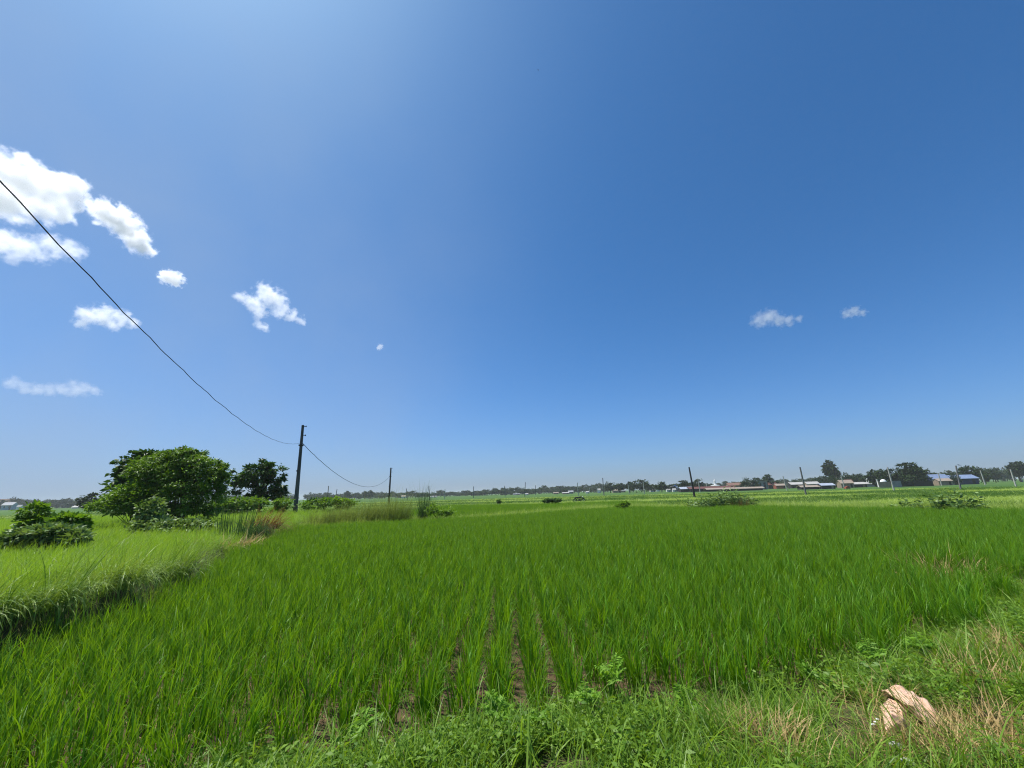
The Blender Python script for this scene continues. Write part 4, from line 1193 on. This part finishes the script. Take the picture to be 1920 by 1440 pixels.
def treeline(x0, x1, step, yt, yb, Y, label, group, grey=False, shapes=('round', 'mound', 'wide'), hv=2.5):
    x = x0
    while x < x1:
        u = (x - x0) / (x1 - x0)
        far_tree(x, yt[0] + (yt[1] - yt[0]) * u + RNG.normal(0, hv), step * RNG.uniform(1.2, 2.2), yb[0] + (yb[1] - yb[0]) * u, Y * RNG.uniform(.92, 1.08),
                 shapes[int(RNG.integers(0, len(shapes)))], label, group, grey)
        x += step * RNG.uniform(.7, 1.3)


treeline(-16, 175, 9, (936, 935), (954, 950), 420, 'greyish tree in the hazy wood along the left horizon', 'left horizon wood', True, hv=1.6)
treeline(-16, 190, 10, (943, 940), (953, 949), 390, 'greyish tree in the hazy wood along the left horizon', 'left horizon wood', True, hv=1.6)
treeline(415, 560, 9, (929, 926), (944, 939), 520, 'small tree on the horizon behind the spreading tree and pole', 'horizon trees behind the pole', False, hv=1)
treeline(575, 900, 7.5, (925, 920), (938, 930), 520, 'small dark tree in the low horizon treeline beyond the rice', 'low horizon treeline', False, hv=1.4)
treeline(590, 900, 9, (928, 922), (938, 930), 480, 'small dark tree in the low horizon treeline beyond the rice', 'low horizon treeline', False, hv=1)
treeline(900, 1140, 7, (918, 907), (931, 925), 480, 'dark tree in the treeline left of the largest wooded mass', 'middle treeline', False, hv=2)
treeline(905, 1140, 9, (921, 911), (932, 926), 430, 'dark tree in the treeline left of the largest wooded mass', 'middle treeline', False, hv=1.2)
treeline(1215, 1640, 8, (909, 893), (922, 909), 400, 'low tree behind the village roofs right of the wooded mass', 'trees behind the roofs', False, hv=1.5)
treeline(1735, 1960, 8, (886, 873), (902, 893), 300, 'dark tree in the treeline at the right end of the village', 'right village treeline', False, hv=1.5)
treeline(1600, 1760, 9, (892, 886), (908, 902), 210, 'dark tree in the grove behind the white water tank', 'grove behind the water tank', False, hv=2)

SINGLE = [
    (167, 923, 26, 951, 100, 'round', 'small dark tree left of the light green bush'),
    (651, 921, 9, 938, 430, 'tall', 'taller thin tree first in the low horizon treeline'),
    (684, 922, 6, 938, 430, 'tall', 'thin tree left of a twin in the low horizon treeline'),
    (694, 920, 8, 938, 430, 'tall', 'thin tree right of its twin in the low horizon treeline'),
    (785, 925, 12, 937, 400, 'round', 'round dark tree left of the reed clump on the horizon'),
    (1057, 915, 14, 928, 360, 'round', 'round dark tree above the long pale roof'),
    (1145, 905, 16, 924, 280, 'round', 'first tall dark tree right of the two tone pole'),
    (1163, 904, 20, 924, 270, 'round', 'pointed dark tree above the brownish roofed house'),
    (1181, 904, 14, 923, 260, 'tall', 'tall tree at the left side of the largest wooded mass'),
    (1193, 899, 26, 922, 250, 'mound', 'broad grey crown forming the left of the wooded mass'),
    (1208, 899, 22, 922, 255, 'round', 'dark crown forming the middle of the wooded mass'),
    (1217, 906, 24, 922, 250, 'mound', 'sloping crown at the right side of the wooded mass'),
    (1241, 903, 18, 921, 215, 'round', 'round dark tree alone left of the blue shed'),
    (1258, 908, 14, 919, 230, 'round', 'tree behind the two white huts'),
    (1284, 900, 18, 919, 200, 'tier', 'layered tree left of the dark leaning pole'),
    (1309, 898, 17, 917, 205, 'round', 'round tree right of the dark leaning pole'),
    (1408, 893, 26, 914, 190, 'mound', 'big rounded tree left of the grey house'),
    (1424, 895, 12, 912, 260, 'round', 'small tree behind the roof of the grey house'),
    (1441, 889, 20, 912, 235, 'tier', 'flat topped tree above the grey house'),
    (1456, 900, 14, 912, 240, 'round', 'low round tree right of the flat topped tree'),
    (1504, 901, 20, 911, 300, 'mound', 'low dark tree behind the wide white roof'),
    (1487, 902, 18, 911, 300, 'mound', 'dark hedge tree left of the wide white roof'),
    (1536, 894, 18, 911, 240, 'round', 'round dark tree left of the tall village tree'),
    (1551, 892, 16, 911, 230, 'round', 'tree touching the left foot of the tall village tree'),
    (1563, 865, 17, 911, 225, 'tall', 'tallest slender tree of the village'),
    (1571, 876, 12, 911, 228, 'tall', 'second slender crown leaning on the tallest village tree'),
    (1566, 891, 26, 911, 200, 'mound', 'low bushy tree at the foot of the tallest village tree'),
    (1588, 886, 20, 910, 195, 'mound', 'dark dome of a tree right of the leaning village pole'),
    (1601, 888, 18, 910, 198, 'round', 'dark tree behind the terracotta roof'),
    (1611, 885, 14, 910, 205, 'round', 'slightly pointed tree left of the white water tank'),
    (1621, 892, 12, 909, 200, 'round', 'small tree beside the white water tank'),
    (1643, 880, 24, 908, 165, 'tier', 'layered tree right of the white water tank'),
    (1657, 876, 16, 908, 160, 'round', 'tree left of the tall leaning village pole'),
    (1674, 878, 20, 907, 155, 'round', 'tree behind the tall leaning village pole'),
    (1691, 877, 24, 907, 158, 'mound', 'dense tree right of the tall leaning village pole'),
    (1712, 866, 32, 906, 150, 'tier', 'largest layered dark tree of the village grove'),
    (1727, 879, 20, 905, 155, 'tier', 'lower dark tree on the right flank of the largest one'),
    (1742, 879, 20, 905, 175, 'round', 'round tree left of the first blue shed'),
    (1776, 886, 14, 901, 180, 'round', 'small tree behind the first blue shed'),
    (1792, 887, 18, 903, 160, 'mound', 'bushy tree between the two blue sheds'),
    (1812, 876, 16, 900, 185, 'tier', 'spreading tree left above the second blue shed'),
    (1826, 871, 26, 900, 180, 'wide', 'large flat crown above the second blue shed'),
    (1848, 883, 18, 901, 170, 'mound', 'dark tree right of the second blue shed'),
    (1866, 880, 14, 899, 220, 'round', 'round tree at the start of the right treeline'),
    (1912, 865, 18, 895, 200, 'tall', 'tall leaning tree at the right margin'),
]
for px, yt, w, yb, Yt, sh, lb in SINGLE:
    far_tree(px, yt, w, yb, Yt, sh, lb, name='village_tree' if px > 1130 else 'distant_tree')

# ---------------------------------------------------------------- motorcycle in the grass
def motorcycle():
    q = on_plane(1086.5, 940.5, 0.0); q = at_depth(1086.5, 940, 62.0); g0 = float(hz(q[0], q[1]))
    e = empty('motorcycle', (q[0], q[1], g0 + .02), 'dark motorcycle parked in pale grass at the far edge of the second rice plot', 'motorcycle')
    for x in (-.64, .64):
        mb = MB(); n = 20; R_, r_ = .27, .055
        vs, fs = [], []
        for i in range(n):
            a = 2 * math.pi * i / n
            for j in range(8):
                b = 2 * math.pi * j / 8
                vs.append((x + (R_ + r_ * math.cos(b)) * math.cos(a), r_ * math.sin(b), .33 + (R_ + r_ * math.cos(b)) * math.sin(a)))
        for i in range(n):
            for j in range(8): fs.append((i * 8 + j, ((i + 1) % n) * 8 + j, ((i + 1) % n) * 8 + (j + 1) % 8, i * 8 + (j + 1) % 8))
        mb.add(vs, fs); w_ = mb.build('wheel', M['black'], e, smooth=True)
        rm = MB()
        for k in range(8):
            a = math.pi * k / 8; rm.tube([(x - .25 * math.cos(a), 0, .33 - .25 * math.sin(a)), (x + .25 * math.cos(a), 0, .33 + .25 * math.sin(a))], .008, 4)
        rm.build('rim', M['chrome'], w_)
    mb = MB(); mb.tube([(.64, 0, .33), (.50, 0, .62), (.40, 0, .95)], .035, 6); mb.tube([(.45, 0, .72), (0, 0, .60), (-.3, 0, .62), (-.64, 0, .33)], .03, 6); mb.tube([(.42, 0, .8), (.25, 0, .35), (-.25, 0, .32), (-.64, 0, .33)], .03, 6)
    mb.build('frame', M['black'], e)
    mb = MB(); mb.tube([(.30, 0, .78), (.15, 0, .84), (-.05, 0, .78)], [.09, .14, .08], 10); mb.build('fuel_tank', M['black'], e, smooth=True)
    mb = MB(); mb.tube([(-.02, 0, .78), (-.35, 0, .77), (-.68, 0, .83)], [.10, .11, .07], 8); mb.build('seat', M['black'], e, smooth=True)
    mb = MB(); mb.tube([(.36, -.34, 1.02), (.42, -.15, .99), (.42, .15, .99), (.36, .34, 1.02)], .018, 6); mb.build('handlebar', M['black'], e)
    mb = MB(); mb.tube([(.44, 0, .86), (.54, 0, .86), (.58, 0, .86)], [.07, .10, .09], 12); mb.build('headlight', M['plastic'], e)
    mb = MB(); mb.box((.05, 0, .42), (.36, .22, .24), top=.8); mb.build('engine', M['iron'], e)
    mb = MB(); mb.tube([(.5, 0, .70), (.66, 0, .69), (.82, 0, .60)], [.05, .06, .04], 8); mb.tube([(-.5, 0, .66), (-.72, 0, .66), (-.92, 0, .52)], [.05, .06, .04], 8); mb.build('mudguards', M['black'], e)
    e.rotation_euler = (0, 0, .15)


motorcycle()


def bird(label, px, py, Y, span, bank):
    q = at_depth(px, py, Y)
    e = empty('bird', q, label, 'bird')
    mb = MB(); s = span
    mb.tube([(0, -.42 * s, .0), (0, -.25 * s, .0), (0, 0, 0), (0, .18 * s, .02 * s), (0, .25 * s, .03 * s), (0, .32 * s, .01 * s)], [.03 * s, .04 * s, .085 * s, .05 * s, .05 * s, .008 * s], 8)
    mb.build('body', M['feather'], e, smooth=True)
    for sg in (-1, 1):
        m = MB(); t = .012 * s
        o = [(.05, .12, 0), (.25, .17, .08), (.5, .02, .05), (.3, -.06, .05), (.05, -.12, 0)]
        vs = [(sg * x * s, y * s, z * s + t) for x, y, z in o] + [(sg * x * s, y * s, z * s) for x, y, z in o]
        m.add(vs, [(0, 1, 2, 3, 4), (9, 8, 7, 6, 5)] + [(i, i + 5, (i + 1) % 5 + 5, (i + 1) % 5) for i in range(5)])
        m.build('wing', M['feather'], e)
    e.rotation_euler = (.2, bank, .7)


bird('tiny dark bird high up in the open blue sky', 1009, 131, 60.0, .42, .5)
bird('dark bird gliding just above the tall pole between the blue sheds', 1798, 872, 95.0, .95, .1)

# ---------------------------------------------------------------- clouds (real volumes far above the fields)
def cloud(label, blobs, D, dens, amp=2.2, nscale=1.0, soft=.55):
    import bmesh
    cs = []
    for px, py, r in blobs:
        d = ray(px, py); d = d / np.linalg.norm(d)
        c = CAM + d * (D + RNG.uniform(-.3, .3) * r * D / FPX)
        cs.append((c, r * D * float(d @ FW) / FPX * 1.45))
    ctr = np.mean([c for c, _ in cs], axis=0)
    ext = max(np.linalg.norm(c - ctr) + r for c, r in cs)
    bm = bmesh.new()
    for c, r in cs:
        bmesh.ops.create_icosphere(bm, subdivisions=3, radius=r, matrix=Matrix.Translation(Vector(c - ctr)))
    me0 = bpy.data.meshes.new('cloud_raw'); bm.to_mesh(me0); bm.free()
    tmp = bpy.data.objects.new('cloud_raw', me0); COL.objects.link(tmp)
    md = tmp.modifiers.new('r', 'REMESH'); md.mode = 'VOXEL'; md.voxel_size = ext / 45
    dg = bpy.context.evaluated_depsgraph_get(); dg.update()
    me = bpy.data.meshes.new_from_object(tmp.evaluated_get(dg)); me.name = 'cloud'
    bpy.data.objects.remove(tmp)
    m, t, N, L = nt('cloud_vapour')
    out = N.new('ShaderNodeOutputMaterial'); pv = N.new('ShaderNodeVolumePrincipled')
    pv.inputs['Color'].default_value = (.985, .985, .99, 1); pv.inputs['Anisotropy'].default_value = .6
    tc = N.new('ShaderNodeTexCoord')
    nz = N.new('ShaderNodeTexNoise'); nz.inputs['Scale'].default_value = 4.5 * nscale / ext; nz.inputs['Detail'].default_value = 8; nz.inputs['Roughness'].default_value = .62
    L.new(tc.outputs['Object'], nz.inputs['Vector'])
    wv = N.new('ShaderNodeVectorMath'); wv.operation = 'MULTIPLY_ADD'
    L.new(nz.outputs['Color'], wv.inputs[0]); wv.inputs[1].default_value = (ext * .16,) * 3
    sub = N.new('ShaderNodeVectorMath'); sub.operation = 'SUBTRACT'; L.new(tc.outputs['Object'], sub.inputs[0]); sub.inputs[1].default_value = (ext * .08,) * 3
    L.new(sub.outputs[0], wv.inputs[2])
    acc = None
    for c, r in cs:
        dn = N.new('ShaderNodeVectorMath'); dn.operation = 'DISTANCE'; L.new(wv.outputs[0], dn.inputs[0]); dn.inputs[1].default_value = tuple(c - ctr)
        f = N.new('ShaderNodeMath'); f.operation = 'MULTIPLY_ADD'; L.new(dn.outputs['Value'], f.inputs[0]); f.inputs[1].default_value = -1 / r; f.inputs[2].default_value = 1
        if acc is None: acc = f.outputs[0]
        else:
            mx = N.new('ShaderNodeMath'); mx.operation = 'SMOOTH_MAX'; mx.inputs[2].default_value = .15
            L.new(acc, mx.inputs[0]); L.new(f.outputs[0], mx.inputs[1]); acc = mx.outputs[0]
    er = N.new('ShaderNodeMath'); er.operation = 'MULTIPLY_ADD'; L.new(nz.outputs['Fac'], er.inputs[0]); er.inputs[1].default_value = -amp; L.new(acc, er.inputs[2])
    lo_ = .31 - amp * .5
    mr = N.new('ShaderNodeMapRange'); mr.interpolation_type = 'SMOOTHSTEP'
    L.new(er.outputs[0], mr.inputs['Value']); mr.inputs['From Min'].default_value = lo_; mr.inputs['From Max'].default_value = lo_ + soft
    mr.inputs['To Min'].default_value = 0; mr.inputs['To Max'].default_value = dens / ext * 2
    m2 = N.new('ShaderNodeMapRange'); m2.interpolation_type = 'SMOOTHSTEP'; L.new(acc, m2.inputs['Value']); m2.inputs['From Min'].default_value = .02; m2.inputs['From Max'].default_value = .22
    mm = N.new('ShaderNodeMath'); mm.operation = 'MULTIPLY'; L.new(mr.outputs[0], mm.inputs[0]); L.new(m2.outputs[0], mm.inputs[1])
    L.new(mm.outputs[0], pv.inputs['Density'])
    L.new(pv.outputs[0], out.inputs['Volume'])
    me.materials.clear(); me.materials.append(m)
    return tag(link('cloud', me, None, ctr), label, 'cloud', 'clouds')


DC = 2600.0
cloud('largest bright white cloud at the left margin of the sky', [(0, 320, 40), (45, 335, 42), (95, 360, 40), (135, 352, 26), (20, 375, 45), (75, 385, 36), (115, 395, 26), (-40, 350, 55), (140, 375, 22), (40, 300, 16)], DC, 6, amp=1.8, soft=.5, nscale=1.5)
cloud('flat greyish white cloud right below the largest cloud', [(10, 455, 30), (50, 468, 28), (95, 462, 24), (130, 470, 20), (-35, 450, 34), (30, 480, 18), (150, 470, 12)], DC * 1.05, 2.2, nscale=1.4)
cloud('elongated bright cloud slanting down right of the largest cloud', [(195, 398, 24), (218, 408, 26), (238, 428, 26), (255, 450, 24), (272, 466, 17), (205, 390, 14)], DC, 5.5, amp=1.8, soft=.5)
cloud('small round cloud puff above the cable', [(315, 520, 15), (328, 524, 15), (308, 515, 9)], DC, 3.5)
cloud('ragged wispy cloud with a tail pointing right', [(500, 552, 22), (515, 562, 20), (525, 580, 17), (545, 592, 14), (562, 600, 11), (475, 568, 18), (450, 555, 12), (488, 585, 16), (490, 612, 13)], DC, 2.3, amp=2.6, nscale=1.2)
cloud('soft flat cloud crossed by the cable at mid height', [(165, 590, 19), (195, 592, 22), (225, 598, 18), (248, 606, 12), (150, 606, 13), (210, 608, 14)], DC, 1.9)
cloud('long faint cloud low over the left trees', [(22, 718, 14), (45, 726, 13), (70, 731, 13), (95, 731, 14), (115, 729, 15), (138, 728, 16), (160, 730, 14), (180, 733, 10)], DC * 1.4, 1.1, amp=1.8, soft=.5)
cloud('small white cloud, larger of two on the right', [(1425, 600, 16), (1442, 594, 17), (1460, 600, 16), (1480, 600, 13), (1497, 598, 9), (1412, 606, 9)], DC, 1.15)
cloud('smallest faint cloud at the right of the other right cloud', [(1588, 588, 11), (1602, 584, 12), (1617, 586, 9)], DC, .8)
cloud('tiny fleck of cloud alone left of the middle', [(713, 650, 6), (710, 653, 5)], DC, .8)

# ---------------------------------------------------------------- haze, sky, sun, camera
mb = MB(); mb.box((0, 0, 10.5), (6300, 6300, 25))
HZ, t, N, L = nt('air')
out = N.new('ShaderNodeOutputMaterial'); pv = N.new('ShaderNodeVolumePrincipled')
pv.inputs['Color'].default_value = (.93, .96, 1.0, 1); pv.inputs['Density'].default_value = .00026; pv.inputs['Anisotropy'].default_value = 0.0
L.new(pv.outputs[0], out.inputs['Volume'])
hz_o = mb.build('haze', HZ); tag(hz_o, kind='stuff', label='thin pale haze in the air over the fields', cat='haze')

AZ, EL = math.radians(-66), math.radians(66)
w = bpy.data.worlds.new('World'); S.world = w; w.use_nodes = True
t = w.node_tree; N = t.nodes; L = t.links; N.clear()
out = N.new('ShaderNodeOutputWorld'); bg = N.new('ShaderNodeBackground'); sky = N.new('ShaderNodeTexSky')
sky.sky_type = 'NISHITA'; sky.sun_disc = False
sky.sun_elevation = EL; sky.sun_rotation = AZ
sky.altitude = 60; sky.air_density = 1.0; sky.dust_density = 1.2; sky.ozone_density = 9.0
hs = N.new('ShaderNodeHueSaturation'); hs.inputs['Saturation'].default_value = 1.1
L.new(sky.outputs[0], hs.inputs['Color'])
# colour balance of the humid summer air: a little warmer towards the horizon
tc = N.new('ShaderNodeTexCoord'); sx = N.new('ShaderNodeSeparateXYZ'); L.new(tc.outputs['Generated'], sx.inputs[0])
m1 = N.new('ShaderNodeMath'); m1.operation = 'MULTIPLY'; m1.use_clamp = False; L.new(sx.outputs['Z'], m1.inputs[0]); m1.inputs[1].default_value = -1 / .22
m2 = N.new('ShaderNodeMath'); m2.operation = 'MINIMUM'; L.new(m1.outputs[0], m2.inputs[0]); m2.inputs[1].default_value = 0
m3 = N.new('ShaderNodeMath'); m3.operation = 'EXPONENT'; L.new(m2.outputs[0], m3.inputs[0])
K = (.0808 / .12, .1206 / .12, .1292 / .12); A_ = (-.22, .08, -.14)
va = N.new('ShaderNodeVectorMath'); va.operation = 'MULTIPLY_ADD'; L.new(m3.outputs[0], va.inputs[0])
va.inputs[1].default_value = tuple(-k_ * a_ for k_, a_ in zip(K, A_)); va.inputs[2].default_value = K
vm = N.new('ShaderNodeVectorMath'); vm.operation = 'MULTIPLY'; L.new(hs.outputs[0], vm.inputs[0]); L.new(va.outputs[0], vm.inputs[1])
# thin milky veil, densest low on the left of the view (south-west of the fields)
nz = N.new('ShaderNodeTexNoise'); nz.inputs['Scale'].default_value = 2.6; nz.inputs['Detail'].default_value = 4; nz.inputs['Roughness'].default_value = .5
L.new(tc.outputs['Generated'], nz.inputs['Vector'])
vf = N.new('ShaderNodeMapRange'); vf.interpolation_type = 'SMOOTHSTEP'; L.new(sx.outputs['X'], vf.inputs['Value'])
vf.inputs['From Min'].default_value = .25; vf.inputs['From Max'].default_value = -1.0; vf.inputs['To Min'].default_value = 0; vf.inputs['To Max'].default_value = .64
nr = N.new('ShaderNodeMapRange'); L.new(nz.outputs['Fac'], nr.inputs['Value']); nr.inputs['From Min'].default_value = .3; nr.inputs['From Max'].default_value = .7; nr.inputs['To Min'].default_value = .45; nr.inputs['To Max'].default_value = 1.2
vx = N.new('ShaderNodeMath'); vx.operation = 'MULTIPLY'; vx.use_clamp = True; L.new(vf.outputs[0], vx.inputs[0]); L.new(nr.outputs[0], vx.inputs[1])
vq = N.new('ShaderNodeMix'); vq.data_type = 'RGBA'; L.new(vx.outputs[0], vq.inputs['Factor']); L.new(vm.outputs[0], vq.inputs['A'])
vq.inputs['B'].default_value = (.34 / .12, .46 / .12, .66 / .12, 1)
# whiter humid air low over the horizon all round
hp = N.new('ShaderNodeMath'); hp.operation = 'POWER'; L.new(m3.outputs[0], hp.inputs[0]); hp.inputs[1].default_value = 1.7
hf = N.new('ShaderNodeMath'); hf.operation = 'MULTIPLY'; L.new(hp.outputs[0], hf.inputs[0]); hf.inputs[1].default_value = .28
hq = N.new('ShaderNodeMix'); hq.data_type = 'RGBA'; L.new(hf.outputs[0], hq.inputs['Factor']); L.new(vq.outputs['Result'], hq.inputs['A'])
hq.inputs['B'].default_value = (.31 / .12, .43 / .12, .62 / .12, 1)
L.new(hq.outputs['Result'], bg.inputs['Color'])
bg.inputs['Strength'].default_value = .097
L.new(bg.outputs[0], out.inputs['Surface'])

sl = bpy.data.lights.new('Sun', 'SUN'); sl.energy = 5.0; sl.angle = math.radians(.53); sl.color = (1, .955, .89)
so = bpy.data.objects.new('Sun', sl); COL.objects.link(so)
sdir = Vector((math.sin(AZ) * math.cos(EL), math.cos(AZ) * math.cos(EL), math.sin(EL)))
so.rotation_euler = sdir.to_track_quat('Z', 'Y').to_euler(); so.location = (0, 0, 30)

cd = bpy.data.cameras.new('Camera'); co = bpy.data.objects.new('Camera', cd); COL.objects.link(co)
cd.sensor_width = 36; cd.lens = 36 * FPX / 1920; cd.clip_end = 30000; cd.clip_start = .05
mt = Matrix(((RT[0], UP[0], -FW[0], CAM[0]), (RT[1], UP[1], -FW[1], CAM[1]), (RT[2], UP[2], -FW[2], CAM[2]), (0, 0, 0, 1)))
co.matrix_world = mt
S.camera = co
S.view_settings.view_transform = 'Standard'; S.view_settings.look = 'None'; S.view_settings.exposure = .32; S.view_settings.gamma = 1
S.render.engine = 'CYCLES'
cy = S.cycles
cy.use_denoising = True; cy.denoising_prefilter = 'NONE'; cy.denoising_input_passes = 'RGB_ALBEDO_NORMAL'; cy.filter_width = 1.15; cy.max_bounces = 12; cy.diffuse_bounces = 3; cy.transmission_bounces = 4; cy.volume_bounces = 10; cy.volume_step_rate = .2; cy.volume_max_steps = 512
cy.sample_clamp_indirect = 6
